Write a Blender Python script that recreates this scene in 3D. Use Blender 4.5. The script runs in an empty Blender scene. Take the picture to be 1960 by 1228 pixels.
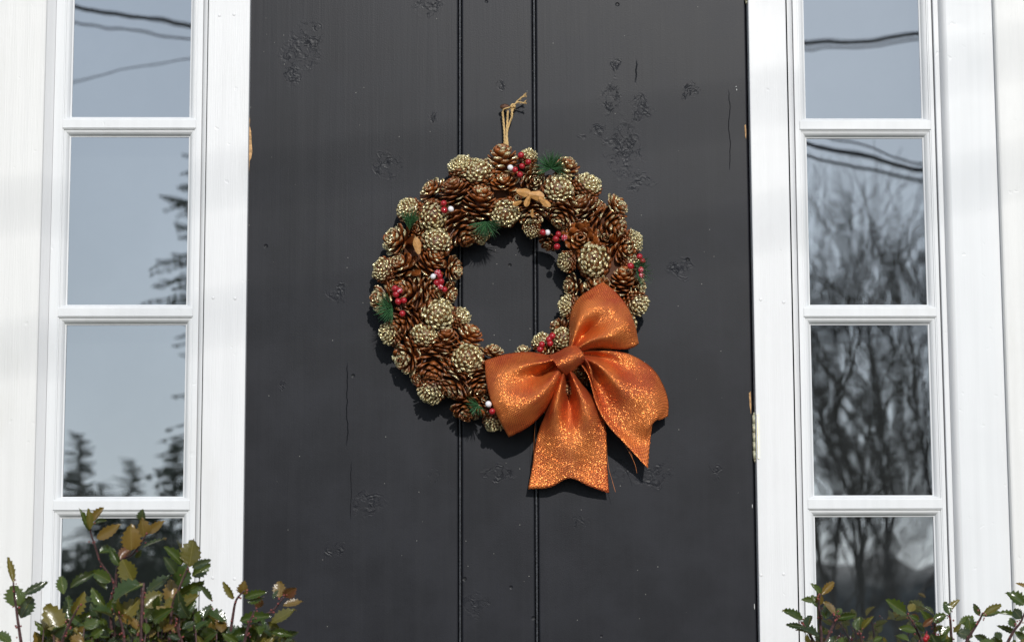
import bpy, math, random
import numpy as np
from mathutils import Vector, Matrix, Quaternion, noise as mnoise
R_ = math.radians
random.seed(11); rng = np.random.default_rng(7)
scn = bpy.context.scene
col = scn.collection

# ------------------------------------------------------------------ camera, world, sun
F = 4300.0; D = 4.17; CZ = 1.60; CX = -0.08
YAW, PITCH, ROLL = R_(1.1), R_(8.0), R_(0.2)
RM = Matrix.Rotation(-YAW, 3, 'Z') @ Matrix.Rotation(math.pi/2 + PITCH, 3, 'X') @ Matrix.Rotation(-ROLL, 3, 'Z')
cam_d = bpy.data.cameras.new('camera'); cam = bpy.data.objects.new('camera', cam_d); col.objects.link(cam)
cam_d.sensor_width = 36; cam_d.lens = F/1960*36; cam_d.clip_start = 0.05; cam_d.clip_end = 2000
CAM = Vector((CX, -D, CZ))
cam.matrix_world = Matrix.Translation(CAM) @ RM.to_4x4()
scn.camera = cam
cam_d.dof.use_dof = True; cam_d.dof.focus_distance = D/math.cos(PITCH)-.03; cam_d.dof.aperture_fstop = 6.3
SUN = Vector((0.15, -1.0, 0.52)).normalized()
w = bpy.data.worlds.new('World'); scn.world = w; w.use_nodes = True
nt = w.node_tree; nt.nodes.clear()
sky = nt.nodes.new('ShaderNodeTexSky'); sky.sky_type = 'NISHITA'; sky.sun_disc = False
sky.sun_elevation = math.asin(SUN.z); sky.sun_rotation = math.atan2(SUN.x, SUN.y)
sky.dust_density = 0.3; sky.air_density = 1.0; sky.ozone_density = 2.6
bg = nt.nodes.new('ShaderNodeBackground'); bg.inputs[1].default_value = 0.09
wo = nt.nodes.new('ShaderNodeOutputWorld')
# thin high cloud, thickest towards the horizon
tc = nt.nodes.new('ShaderNodeTexCoord'); sz = nt.nodes.new('ShaderNodeSeparateXYZ'); nt.links.new(tc.outputs['Generated'], sz.inputs[0])
mr = nt.nodes.new('ShaderNodeMapRange'); nt.links.new(sz.outputs[2], mr.inputs[0]); mr.inputs[1].default_value = 0; mr.inputs[2].default_value = .8; mr.inputs[3].default_value = .86; mr.inputs[4].default_value = .2
cn = nt.nodes.new('ShaderNodeTexNoise'); nt.links.new(tc.outputs['Generated'], cn.inputs['Vector']); cn.inputs['Scale'].default_value = 5; cn.inputs['Detail'].default_value = 5
m2 = nt.nodes.new('ShaderNodeMapRange'); nt.links.new(cn.outputs[0], m2.inputs[0]); m2.inputs[1].default_value = .3; m2.inputs[2].default_value = .7; m2.inputs[3].default_value = .85; m2.inputs[4].default_value = 1.1
mm = nt.nodes.new('ShaderNodeVectorMath'); mm.operation = 'SCALE'; mm.inputs[0].default_value = (9.4, 10.3, 11.1); nt.links.new(m2.outputs[0], mm.inputs['Scale'])
mx = nt.nodes.new('ShaderNodeMix'); mx.data_type = 'RGBA'; nt.links.new(mr.outputs[0], mx.inputs[0]); nt.links.new(sky.outputs[0], mx.inputs[6]); nt.links.new(mm.outputs[0], mx.inputs[7])
nt.links.new(mx.outputs[2], bg.inputs[0]); nt.links.new(bg.outputs[0], wo.inputs[0])
sl = bpy.data.lights.new('sun', 'SUN'); sl.energy = 2.9; sl.angle = R_(0.5); sl.color = (1, .975, .935)
so = bpy.data.objects.new('sun', sl); col.objects.link(so)
so.rotation_euler = SUN.to_track_quat('Z', 'Y').to_euler()
scn.view_settings.view_transform = 'Standard'; scn.view_settings.look = 'None'
scn.view_settings.exposure = 0.0; scn.view_settings.gamma = 1.0; scn.view_settings.use_curve_mapping = False
scn.cycles.max_bounces = 8

# ------------------------------------------------------------------ helpers
def P(px, py, h=0.0):
    """point on the plane h metres in front of the door that the photograph's pixel looks at"""
    d = RM @ Vector(((px-980)/F, -(py-614)/F, -1))
    t = (-h + D)/d.y
    return CAM + d*t
def X(px, h=0.0): return P(px, 600, h).x
def Z(py, h=0.0, px=980): return P(px, py, h).z
def RP(px, py, dist):
    """point dist metres out in front of the house whose reflection shows at the pixel"""
    q = P(px, py, -dist); return Vector((q.x, -dist, q.z))
S = (P(981, 560) - P(980, 560)).length     # metres per photo pixel at the door

def setp(o, label=None, cat=None, group=None, kind=None):
    if label: o['label'] = label
    if cat: o['category'] = cat
    if group: o['group'] = group
    if kind: o['kind'] = kind
    return o
def empty(name, loc, label, cat, group=None):
    o = bpy.data.objects.new(name, None); o.location = loc; col.objects.link(o); o.empty_display_size = .05
    bpy.context.view_layer.update()
    return setp(o, label, cat, group)
def put(name, me, parent=None, mw=None):
    o = bpy.data.objects.new(name, me); col.objects.link(o)
    if parent is not None:
        o.parent = parent
        o.matrix_parent_inverse = Matrix.Translation(parent.location).inverted() if parent.parent is None else parent.matrix_world.inverted()
    if mw is not None: o.matrix_basis = mw
    return o
class MB:
    def __init__(s): s.v = []; s.f = []; s.sm = []
    def add(s, vs, fs, smooth=False):
        b = len(s.v); s.v += [tuple(v) for v in vs]; s.f += [tuple(i+b for i in f) for f in fs]; s.sm += [smooth]*len(fs)
    def box(s, x0, x1, y0, y1, z0, z1):
        vs = [(x, y, z) for x in (x0, x1) for y in (y0, y1) for z in (z0, z1)]
        s.add(vs, [(0,1,3,2),(4,6,7,5),(0,4,5,1),(2,3,7,6),(0,2,6,4),(1,5,7,3)])
    def tube(s, pts, rad, n=6, cap=True):
        pts = [Vector(p) for p in pts]; m = len(pts)
        if not hasattr(rad, '__len__'): rad = [rad]*m
        vs = []
        t0 = (pts[1]-pts[0]).normalized(); a = t0.orthogonal().normalized()
        for i, p in enumerate(pts):
            t = (pts[min(i+1, m-1)] - pts[max(i-1, 0)]).normalized()
            a = (a - t*a.dot(t)).normalized(); b = t.cross(a)
            for k in range(n):
                an = 2*math.pi*k/n; vs.append(p + (a*math.cos(an) + b*math.sin(an))*rad[i])
        fs = [(i*n+k, i*n+(k+1) % n, (i+1)*n+(k+1) % n, (i+1)*n+k) for i in range(m-1) for k in range(n)]
        if cap: fs += [tuple(range(n))[::-1], tuple((m-1)*n+k for k in range(n))]
        s.add(vs, fs, True)
    def sphere(s, c, r, nu=10, nv=7, sx=(1,1,1)):
        vs = [(c[0], c[1], c[2]+r*sx[2])]
        for j in range(1, nv):
            ph = math.pi*j/nv
            for i in range(nu):
                th = 2*math.pi*i/nu
                vs.append((c[0]+r*sx[0]*math.sin(ph)*math.cos(th), c[1]+r*sx[1]*math.sin(ph)*math.sin(th), c[2]+r*sx[2]*math.cos(ph)))
        vs.append((c[0], c[1], c[2]-r*sx[2]))
        fs = [(0, 1+i, 1+(i+1) % nu) for i in range(nu)]
        for j in range(nv-2):
            for i in range(nu):
                a = 1+j*nu+i; b = 1+j*nu+(i+1) % nu; fs.append((a, a+nu, b+nu, b))
        e = len(vs)-1; fs += [(e, 1+(nv-2)*nu+(i+1) % nu, 1+(nv-2)*nu+i) for i in range(nu)]
        s.add(vs, fs, True)
    def mesh(s, name, mat):
        me = bpy.data.meshes.new(name); me.from_pydata(s.v, [], s.f); me.materials.append(mat)
        me.polygons.foreach_set('use_smooth', s.sm); me.update(); return me
    def build(s, name, mat, parent=None, bevel=0, seg=2):
        o = put(name, s.mesh(name, mat), parent)
        if bevel:
            m = o.modifiers.new('bevel', 'BEVEL'); m.width = bevel; m.segments = seg; m.limit_method = 'ANGLE'; m.angle_limit = R_(50)
            m.harden_normals = False
        return o
def boxo(name, mat, parent, x0, x1, h0, h1, z0, z1, bevel=.0015):
    m = MB(); m.box(min(x0,x1), max(x0,x1), -h1, -h0, min(z0,z1), max(z0,z1)); return m.build(name, mat, parent, bevel)

# ------------------------------------------------------------------ material helpers
class NT:
    def __init__(s, name):
        s.m = bpy.data.materials.new(name); s.m.use_nodes = True; s.t = s.m.node_tree; s.t.nodes.clear()
        s.out = s.t.nodes.new('ShaderNodeOutputMaterial')
    def n(s, ty, **kw):
        nd = s.t.nodes.new('ShaderNode'+ty)
        for k, v in kw.items(): setattr(nd, k, v)
        return nd
    def l(s, a, b): s.t.links.new(a, b)
    def setin(s, sock, v):
        if hasattr(v, 'is_output') or isinstance(v, bpy.types.NodeSocket): s.l(v, sock)
        else: sock.default_value = v
    def math(s, op, a, b=None, c=None, clamp=False):
        nd = s.n('Math', operation=op, use_clamp=clamp)
        for i, v in enumerate((a, b, c)):
            if v is not None: s.setin(nd.inputs[i], v)
        return nd.outputs[0]
    def vmath(s, op, a, b=None, sc=None):
        nd = s.n('VectorMath', operation=op)
        s.setin(nd.inputs[0], a)
        if b is not None: s.setin(nd.inputs[1], b)
        if sc is not None: s.setin(nd.inputs['Scale'], sc)
        return nd.outputs['Value'] if op in ('LENGTH', 'DOT_PRODUCT', 'DISTANCE') else nd.outputs[0]
    def ramp(s, v, lo, hi, a=0.0, b=1.0):
        nd = s.n('MapRange', interpolation_type='SMOOTHSTEP'); s.setin(nd.inputs[0], v)
        for i, x in zip((1, 2, 3, 4), (lo, hi, a, b)): s.setin(nd.inputs[i], x)
        return nd.outputs[0]
    def mix(s, f, a, b):
        nd = s.n('Mix', data_type='RGBA'); s.setin(nd.inputs[0], f)
        s.setin(nd.inputs[6], a if not isinstance(a, tuple) else (*a, 1)[:4]); s.setin(nd.inputs[7], b if not isinstance(b, tuple) else (*b, 1)[:4])
        return nd.outputs[2]
    def noise(s, vec, scale, detail=3, rough=.5, dist=0, out=0):
        nd = s.n('TexNoise'); s.setin(nd.inputs['Vector'], vec); nd.inputs['Scale'].default_value = scale
        nd.inputs['Detail'].default_value = detail; nd.inputs['Roughness'].default_value = rough; nd.inputs['Distortion'].default_value = dist
        return nd.outputs[out]
    def bump(s, h, strength, dist, normal=None):
        nd = s.n('Bump'); s.setin(nd.inputs['Height'], h); nd.inputs['Strength'].default_value = strength; nd.inputs['Distance'].default_value = dist
        if normal is not None: s.l(normal, nd.inputs['Normal'])
        return nd.outputs[0]
    def scale(s, v, xyz):
        return s.vmath('MULTIPLY', v, xyz)
    def pos(s): return s.n('NewGeometry').outputs['Position']
    def objc(s): return s.n('TexCoord').outputs['Object']
    def bsdf(s, **kw):
        b = s.n('BsdfPrincipled')
        for k, v in kw.items():
            if isinstance(v, tuple) and len(v) == 3: v = (*v, 1)
            s.setin(b.inputs[k.replace('_', ' ')], v)
        return b
    def done(s, sh): s.l(sh.outputs[0] if hasattr(sh, 'outputs') else sh, s.out.inputs[0]); return s.m

def simple(name, c, rough=.6, metal=0.0, var=.25, scale=30, bump=.2, bd=.002):
    t = NT(name); p = t.pos(); nz = t.noise(p, scale, 4)
    cc = t.mix(t.ramp(nz, .3, .7), tuple(x*(1-var) for x in c), tuple(min(1, x*(1+var)) for x in c))
    return t.done(t.bsdf(Base_Color=cc, Roughness=rough, Metallic=metal, Normal=t.bump(nz, bump, bd)))

def white_paint(name, c, streak=1.0, horiz=False):
    t = NT(name); p = t.pos()
    st = t.scale(p, (14, 14, 260) if horiz else (260, 260, 9))
    g = t.noise(st, 1.6, 4, .6); lo = t.noise(p, 9, 3); br = t.noise(t.scale(p, (60, 60, 2.2)), 1, 3)
    sp = t.noise(p, 55, 2)
    dirt = t.ramp(t.noise(t.scale(p, (5, 5, 1.6)), 1.5, 5, .65), .52, .8)
    c1 = t.mix(t.ramp(br, .3, .7), tuple(x*.955 for x in c), c)
    c1 = t.mix(t.math('MULTIPLY', dirt, .24), c1, (.52, .50, .44))
    h = t.math('ADD', t.math('MULTIPLY', g, .6*streak), t.math('MULTIPLY', lo, .8))
    dent = t.ramp(sp, .70, .78)
    h = t.math('SUBTRACT', h, t.math('MULTIPLY', dent, .5))
    return t.done(t.bsdf(Base_Color=c1, Roughness=t.ramp(lo, .3, .7, .34, .5), Normal=t.bump(h, .55, .0011)))
M = {}
M['white'] = white_paint('white_trim_paint', (.78, .775, .775))
M['whitecool'] = white_paint('white_sash_paint', (.755, .76, .765), .5)
M['whitewarm'] = white_paint('warm_white_board_paint', (.785, .775, .755), 1.4)
M['brass'] = simple('polished_brass', (1.0, .88, .60), .42, .55, .12, 80)
M['rawwood'] = simple('bare_split_pine', (.52, .31, .14), .8, 0, .35, 160, .6)
M['nail'] = simple('rusty_nail_iron', (.10, .045, .025), .6, .5, .4, 400, .5)
M['white_fleck'] = simple('white_paint_fleck', (.7, .7, .68), .6)

def door_paint():
    t = NT('charcoal_door_paint'); p = t.pos()
    sx = t.n('SeparateXYZ'); t.l(p, sx.inputs[0])
    # brush marks and wood grain along the board
    g = t.noise(t.scale(p, (330, 330, 7)), 1.2, 5, .65)
    g2 = t.noise(t.scale(p, (70, 70, 2.0)), 1.0, 4, .6, .6)
    oran = t.noise(p, 420, 2)
    blot = t.noise(p, 6.5, 5, .62)
    warp = t.vmath('SCALE', t.vmath('SUBTRACT', t.noise(p, 26, 3, .6, out=1), (.5, .5, .5)), sc=.055)
    pw = t.vmath('ADD', p, warp)
    knots = [(578,100,44,1.0),(745,315,30,1.2),(1165,190,26,.9),(1225,205,26,.9),(1198,288,38,.6),(1222,345,26,1.2),(832,226,13,1),(825,5,32,1),
             (645,560,20,1),(905,1155,26,1),(1232,902,44,2.2),(1308,515,24,1.3),(705,965,30,1.6),(1150,256,28,2.6),(1318,175,16,1),
             (600,60,24,1),(560,140,20,.6),(955,160,10,1),(540,740,12,1),(832,912,11,1),(1370,900,14,1),(1180,130,10,.4),(1110,1000,16,1),(640,1050,20,1),(1225,720,14,1),(955,905,26,2)]
    mask = None; dmin = None
    for kx, ky, r, asp in knots:
        c = P(kx, ky)
        v = t.vmath('MULTIPLY', t.vmath('SUBTRACT', pw, (c.x, 0, c.z)), (1/(r*S*max(asp, 1)**.5), 0, max(asp, 1)**.5/(r*S) if asp >= 1 else asp/(r*S)))
        d = t.vmath('LENGTH', v)
        dmin = d if dmin is None else t.math('MINIMUM', dmin, d)
    mask = t.ramp(dmin, .55, 1.15, 1.0, 0.0)
    rings = t.math('SINE', t.math('ADD', t.math('MULTIPLY', dmin, 13.0), t.math('MULTIPLY', t.noise(p, 60, 3), 16.0)))
    rid = t.math('ABSOLUTE', t.math('SUBTRACT', t.noise(t.scale(pw, (1, 1, .8)), 62, 4, .6), .5))
    crack = t.ramp(rid, .0, .022, 1.0, 0.0)
    crack_m = t.math('MULTIPLY', crack, t.math('MULTIPLY', mask, t.ramp(t.noise(p, 34, 2), .42, .6)))
    lump = t.math('MULTIPLY', mask, t.math('MULTIPLY', rings, t.ramp(t.noise(p, 45, 2), .45, .62)))
    # pits everywhere, sparse
    vo = t.n('TexVoronoi'); t.l(p, vo.inputs['Vector']); vo.inputs['Scale'].default_value = 24
    vc = t.n('SeparateColor'); t.l(vo.outputs['Color'], vc.inputs[0])
    pit = t.math('MULTIPLY', t.ramp(vo.outputs['Distance'], .04, .11, 1.0, 0.0), t.math('GREATER_THAN', vc.outputs[0], .86))
    # hairline splits
    split = None
    for (kx, y0, y1, wd) in ((665, 690, 860, 1.1), (1217, 112, 165, 1.6), (672, 880, 1000, .7), (1395, 170, 330, .8)):
        a, b = P(kx, y0), P(kx, y1)
        dx = t.math('ABSOLUTE', t.math('SUBTRACT', t.math('ADD', sx.outputs[0], t.math('MULTIPLY', t.math('SUBTRACT', t.noise(t.scale(p, (0, 0, 26)), 1, 4), .5), .014)), a.x))
        m1 = t.ramp(dx, 0, wd*S, 1.0, 0.0)
        m2 = t.math('MULTIPLY', t.ramp(sx.outputs[2], b.z, b.z+.03), t.ramp(sx.outputs[2], a.z-.03, a.z, 1.0, 0.0))
        q = t.math('MULTIPLY', m1, m2); split = q if split is None else t.math('MAXIMUM', split, q)
    h = t.math('MULTIPLY', g, .07)
    h = t.math('ADD', h, t.math('MULTIPLY', g2, .17))
    h = t.math('ADD', h, t.math('MULTIPLY', oran, .10))
    h = t.math('ADD', h, t.math('MULTIPLY', lump, .26))
    h = t.math('SUBTRACT', h, t.math('MULTIPLY', crack_m, .32))
    h = t.math('SUBTRACT', h, t.math('MULTIPLY', pit, 1.0))
    h = t.math('SUBTRACT', h, t.math('MULTIPLY', split, 1.8))
    streak = t.noise(t.scale(p, (24, 24, 1.1)), 1.3, 4, .6)
    c = t.mix(t.ramp(blot, .35, .68), (.0090, .0094, .0128), (.0150, .0156, .0205))
    c = t.mix(t.math('MULTIPLY', t.ramp(streak, .48, .66), .3), c, (.018, .0185, .0225))
    c = t.mix(t.math('MULTIPLY', t.ramp(g, .5, .72), .2), c, (.010, .0105, .012))
    c = t.mix(t.math('MAXIMUM', t.math('MULTIPLY', crack_m, .2), t.math('MAXIMUM', pit, t.math('MULTIPLY', split, .8))), c, (.010, .010, .011))
    # flecks of dust and glitter shed on the paint
    v2 = t.n('TexVoronoi'); t.l(p, v2.inputs['Vector']); v2.inputs['Scale'].default_value = 48
    vc2 = t.n('SeparateColor'); t.l(v2.outputs['Color'], vc2.inputs[0])
    fl = t.math('MULTIPLY', t.ramp(v2.outputs['Distance'], .02, .045, 1.0, 0.0), t.math('GREATER_THAN', vc2.outputs[1], .93))
    c = t.mix(fl, c, (.35, .34, .3))
    rr = t.ramp(blot, .3, .7, .40, .44)
    return t.done(t.bsdf(Base_Color=c, Roughness=rr, Specular_IOR_Level=.22, Normal=t.bump(h, .65, .0016)))
M['door'] = door_paint()

def glass():
    t = NT('wavy_window_glass'); p = t.pos()
    h = t.math('ADD', t.noise(t.scale(p, (1, 1, .55)), 7.5, 2, .4), t.math('MULTIPLY', t.noise(p, 2.2, 1), 1.6))
    nrm = t.bump(h, 1.0, .00024)
    gl = t.n('BsdfGlossy'); gl.inputs['Roughness'].default_value = 0.0; gl.inputs['Color'].default_value = (.93, .96, 1, 1); t.l(nrm, gl.inputs['Normal'])
    tr = t.n('BsdfTransparent'); tr.inputs[0].default_value = (.80, .84, .82, 1)
    ms = t.n('MixShader'); ms.inputs[0].default_value = .53
    t.l(tr.outputs[0], ms.inputs[1]); t.l(gl.outputs[0], ms.inputs[2])
    return t.done(ms)
M['glass'] = glass()
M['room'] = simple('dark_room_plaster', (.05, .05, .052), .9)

# ------------------------------------------------------------------ setting: ground, road, stoop
def sheet(name, x0, x1, y0, y1, z, mat):
    m = MB(); m.add([(x0,y0,z),(x1,y0,z),(x1,y1,z),(x0,y1,z)], [(0,1,2,3)]); return setp(m.build(name, mat), kind='structure')
def grass_mat():
    t = NT('winter_lawn'); p = t.pos(); a = t.noise(p, .8, 5); b = t.noise(p, 40, 4)
    c = t.mix(t.ramp(a, .35, .65), (.06, .075, .03), (.15, .13, .065)); c = t.mix(t.ramp(b, .3, .7), c, (.05, .05, .025))
    return t.done(t.bsdf(Base_Color=c, Roughness=.9, Normal=t.bump(b, .6, .02)))
sheet('ground', -500, 500, -900, 60, 0, grass_mat())
sheet('road', -500, 500, -22, -15, .012, simple('asphalt', (.05, .05, .052), .85, 0, .2, 60))
sheet('path', -.7, .7, -15, -1.3, .008, simple('bluestone_path', (.2, .21, .22), .7, 0, .2, 8))
st = simple('granite_step', (.3, .3, .29), .7, 0, .25, 120)
stoop = empty('stoop', (0, 0, 0), 'grey granite steps below the charcoal front door', 'steps')
for k in range(3): boxo('step', st, stoop, -.85, .85, .03, .45+.3*k, .6-.2*(k+1), .6-.2*k-.004*k, .008)

# ------------------------------------------------------------------ house wall and room behind
Z0, Z1 = .62, 3.25      # openings of door and side windows, below and above the picture
wl = empty('house_wall', (0, 0, 0), 'white clapboard house wall around the entrance', 'wall')
cw = M['whitewarm']
XL, XR = X(-60), X(2020)
boxo('foundation', st, wl, -4, 4, -.1, -.02, -.05, .55, 0)
for sx0, sx1 in ((-4, XL-.12), (XR+.12, 4)):
    for k in range(26):
        z = .55+k*.11
        m = MB(); m.add([(sx0,.02,z),(sx1,.02,z),(sx1,-.006,z),(sx0,-.006,z),(sx0,.02,z+.112),(sx1,.02,z+.112),(sx1,.012,z+.112),(sx0,.012,z+.112)],
                        [(0,1,2,3),(3,2,6,7),(7,6,5,4),(0,3,7,4),(1,5,6,2),(0,4,5,1)])
        m.build('clapboard', cw, wl)
boxo('frieze_board', cw, wl, -4, 4, -.02, .03, Z1+.10, Z1+.5, .002)
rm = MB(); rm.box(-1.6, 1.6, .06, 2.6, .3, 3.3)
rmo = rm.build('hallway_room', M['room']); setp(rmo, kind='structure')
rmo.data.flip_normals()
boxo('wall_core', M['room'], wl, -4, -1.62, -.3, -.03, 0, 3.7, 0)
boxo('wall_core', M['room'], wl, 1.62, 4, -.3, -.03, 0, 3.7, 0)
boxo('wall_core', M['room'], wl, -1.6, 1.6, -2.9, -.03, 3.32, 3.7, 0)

# ------------------------------------------------------------------ door
door = empty('front_door', (X(955), 0, Z0), 'charcoal painted plank door with two beaded joints and worn edges', 'door')
DL, DR = X(469.5), X(1437.5)
def plank(x0, x1):
    m = MB(); m.box(x0, x1, 0, .045, Z0+.01, Z1-.02); return m.build('plank', M['door'], door, .0030, 3)
g1, g2 = X(880.5), X(1025)
plank(DL, g1-3.5*S); plank(g1+3.5*S, g2-3.5*S); plank(g2+3.5*S, DR)
M['bead'] = simple('worn_bead_highlight_paint', (.05, .051, .056), .28, 0, .5, 240, .3)  # worn beads, grey lightened to paint in the thin highlight lines at the joints
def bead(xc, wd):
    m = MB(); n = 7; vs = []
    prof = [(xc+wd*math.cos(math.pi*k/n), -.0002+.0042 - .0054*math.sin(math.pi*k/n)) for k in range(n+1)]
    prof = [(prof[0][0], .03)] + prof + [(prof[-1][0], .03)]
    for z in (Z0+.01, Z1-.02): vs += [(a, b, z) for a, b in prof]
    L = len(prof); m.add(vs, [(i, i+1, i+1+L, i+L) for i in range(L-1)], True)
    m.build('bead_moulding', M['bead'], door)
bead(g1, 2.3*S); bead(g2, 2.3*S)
boxo('backing_board', M['door'], door, DL+.01, DR-.01, -.046, -.014, Z0+.02, Z1-.03, 0)
def hinge(py0, py1):
    x = X(1441.5); za, zb = Z(py1), Z(py0)
    m = MB(); r = .0060
    for k in range(5):
        a = za+(zb-za)*k/5+.0004; b = za+(zb-za)*(k+1)/5-.0004
        m.tube([(x, -.004, a), (x, -.004, b)], r, 12)
    o = m.build('hinge', M['brass'], door)
    p = MB(); p.sphere((x, -.004, zb+.002), .0045, 10, 6); p.sphere((x, -.004, za-.002), .0045, 10, 6)
    p.build('pin', M['brass'], o)
    q = MB(); q.box(x+.001, X(1446), -.0215, .02, za, zb); q.box(x-.004, x-.001, -.001, .02, za, zb); q.build('hinge_leaf', M['brass'], o, .0004)
hinge(795, 880); hinge(-80, 3); hinge(1640, 1725)
def chip(pts, h=.0012):
    m = MB(); vs = [P(475.5+(x-474)*.75 if x < 500 else x, y, h) for x, y in pts]; bk = [v+Vector((0, .003, 0)) for v in vs]; n = len(vs)
    m.add(vs+bk, [tuple(range(n))] + [(i, i+n, (i+1) % n+n, (i+1) % n) for i in range(n)]); m.build('bare_wood_chip', M['rawwood'], door)
chip([(475,216),(478,228),(477,240),(481,252),(482,272),(484,290),(481,303),(477,308),(476,322),(472.6,350),(474,300),(473,270),(474,240)])
chip([(475,78),(477,84),(476,92),(474,90)])
chip([(1425,240),(1427.5,238),(1428.5,252),(1428,266),(1426.5,262)])
chip([(1433.5,752),(1437,748),(1438,775),(1437.5,792),(1435,776)])
for (x, y, w_, h_) in ((1410,172,2.2,4),(1409,166,3,2),(1440,968,1.5,8),(1444,1160,1.5,12)):
    m = MB(); c = P(x, y, .0006); m.sphere(c, 1, 6, 4, (w_*S*.5, .0008, h_*S*.5)); m.build('paint_chip', M['white_fleck'], door)

# ------------------------------------------------------------------ door frame
fr = empty('door_frame', (X(955), 0, Z0), 'white painted door casing either side of the charcoal door', 'door frame')
HC = .019
cl = boxo('casing', M['white'], fr, X(390, HC), X(471, HC), -.03, HC, Z0, Z1, .0018)
cr = boxo('casing', M['white'], fr, X(1443, HC), X(1516, HC), -.03, HC, Z0, Z1, .0018)
boxo('door_jamb', M['white'], fr, X(462), X(468.3), -.06, .0, Z0, Z1, .001)
boxo('door_jamb', M['white'], fr, X(1445.5), X(1452), -.06, .010, Z0, Z1, .001)
boxo('head_casing', M['white'], fr, XL, XR, -.03, .022, Z1+.002, Z1+.12, .002)
boxo('threshold', M['white'], fr, XL, XR, -.05, .045, Z0-.035, Z0-.002, .003)
for px in (400, 428, 452): pass
def nailhead(px, py, h, par):
    m = MB(); c = P(px, py, h); m.sphere(c, .0030, 10, 6, (1, .25, 1)); m.build('nail_head', M['white'], par)
for px, py in ((408,570),(450,571),(407,1105),(449,1107),(1456,573),(1500,578),(1457,1100),(1500,1098),(420,30),(448,28)): nailhead(px, py, HC, fr)
# bright quarter-round stop at the right casing
def qround(name, x0, x1, h0, h1, par, mat, flip=False):
    m = MB(); n = 6; prof = []
    for k in range(n+1):
        a = math.pi/2*k/n
        if flip: prof.append((x1-(x1-x0)*math.cos(a)*1.0, -(h0+(h1-h0)*math.sin(a))))
        else: prof.append((x0+(x1-x0)*math.cos(a), -(h0+(h1-h0)*math.sin(a))))
    vs = [(a, b, z) for z in (Z0, Z1) for a, b in prof]; L = len(prof)
    m.add(vs, [(i, i+1, i+1+L, i+L) for i in range(L-1)], True); return m.build(name, mat, par)
qround('edge_moulding', X(1517, .01), X(1529, .01), .001, .018, fr, M['white'])
qround('edge_moulding', X(379, .01), X(389, .01), -.004, .012, fr, M['white'], True)

# ------------------------------------------------------------------ side windows
def side_window(pxL, pxR, outL, outR, rows, label):
    """pxL/R glass edges, outL/R stile outer edges (pixels); rows: (top,bottom) pixels of each pane"""
    HG, HF = -.010, .006
    xl, xr = X(pxL, HG), X(pxR, HG); pc = (pxL+pxR)/2
    e = empty('sidelight_window', ((xl+xr)/2, 0, Z0), label, 'window', 'narrow sidelight windows flanking the door')
    mo = 14.5*S
    zr = [(Z(b, HG, pc), Z(t, HG, pc)) for t, b in rows]
    wc = M['whitecool']
    xo0, xo1 = X(outL, HF), X(outR, HF)
    zb, zt = zr[-1][0], zr[0][1]
    boxo('stile', wc, e, xo0, xl-mo, -.03, HF, zb-.10, zt+.08, .001)
    boxo('stile', wc, e, xr+mo, xo1, -.03, HF, zb-.10, zt+.08, .001)
    boxo('bottom_rail', wc, e, xl-mo, xr+mo, -.03, HF+.0005, zb-.10, zb-10*S, .001)
    boxo('top_rail', wc, e, xl-mo, xr+mo, -.03, HF+.0005, zt+mo, zt+.08, .001)
    boxo('sill', wc, e, xo0-.001, xo1+.001, -.03, .05, zb-.15, zb-.102, .003)
    boxo('apron_panel', wc, e, xo0, xo1, -.03, .004, Z0, zb-.152, .002)
    if zt+.083 < Z1: boxo('head_panel', wc, e, xo0, xo1, -.03, .004, zt+.082, Z1, .002)
    for i, (a, b) in enumerate(zr):
        # glazing bead: a mitred ring of steps from the face back to the glass
        bot = 8*S
        steps = [(1.0, HF-.0012), (.86, HF-.0012), (.84, HF-.0042), (.70, HF-.0036), (.50, HF-.0048), (.32, HF-.0075), (.20, HF-.0105), (.18, HF-.0125), (.0, HF-.0135), (0, HG-.003)]
        vs = []
        for k, (f, h) in enumerate(steps):
            o = mo*f; ob = bot*f
            vs += [(xl-o, -h, a-ob), (xr+o, -h, a-ob), (xr+o, -h, b+o), (xl-o, -h, b+o)]
        fs = []
        for k in range(len(steps)-1):
            for j in range(4): fs.append((k*4+j, k*4+(j+1) % 4, (k+1)*4+(j+1) % 4, (k+1)*4+j))
        m = MB(); m.add(vs, fs); m.build('glazing_bead', wc, e)
        # pane, set with its own slight tilt
        tx, tz = rng.uniform(-.0012, .0012, 2)
        m = MB(); g = 6*S
        m.add([(xl-g, -HG-tx, a-g), (xr+g, -HG+tx, a-g), (xr+g, -HG+tx+tz, b+g), (xl-g, -HG-tx+tz, b+g)], [(0,1,2,3)]); m.build('pane', M['glass'], e)
        pu = MB(); pts = [(xl+.0006, a+.0006), (xr-.0006, a+.0006), (xr-.0006, b-.0006), (xl+.0006, b-.0006)]
        if i < len(zr)-1:
            # the bar runs from the bottom bead of this pane to the top bead of the next, lapping the side beads
            lo = zr[i+1][1]+mo*.98; hi = a-bot*.98
            boxo('muntin', wc, e, xl-mo*1.02, xr+mo*1.02, -.02, HF+.0014, lo, hi, .0012)
    return e
rowsL = [(-100, 225), (263, 583.5), (622, 950), (991, 1322), (1362, 1700)]
rowsR = [(-97, 227.5), (265.5, 583.5), (622, 947.5), (988.5, 1317), (1357, 1694)]
side_window(128.5, 356.5, 93, 380, rowsL, 'narrow white sidelight window left of the door, conifers mirrored in its panes')
side_window(1550.5, 1774.5, 1529.5, 1800, rowsR, 'narrow white sidelight window right of the door, bare trees mirrored in its panes')

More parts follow.
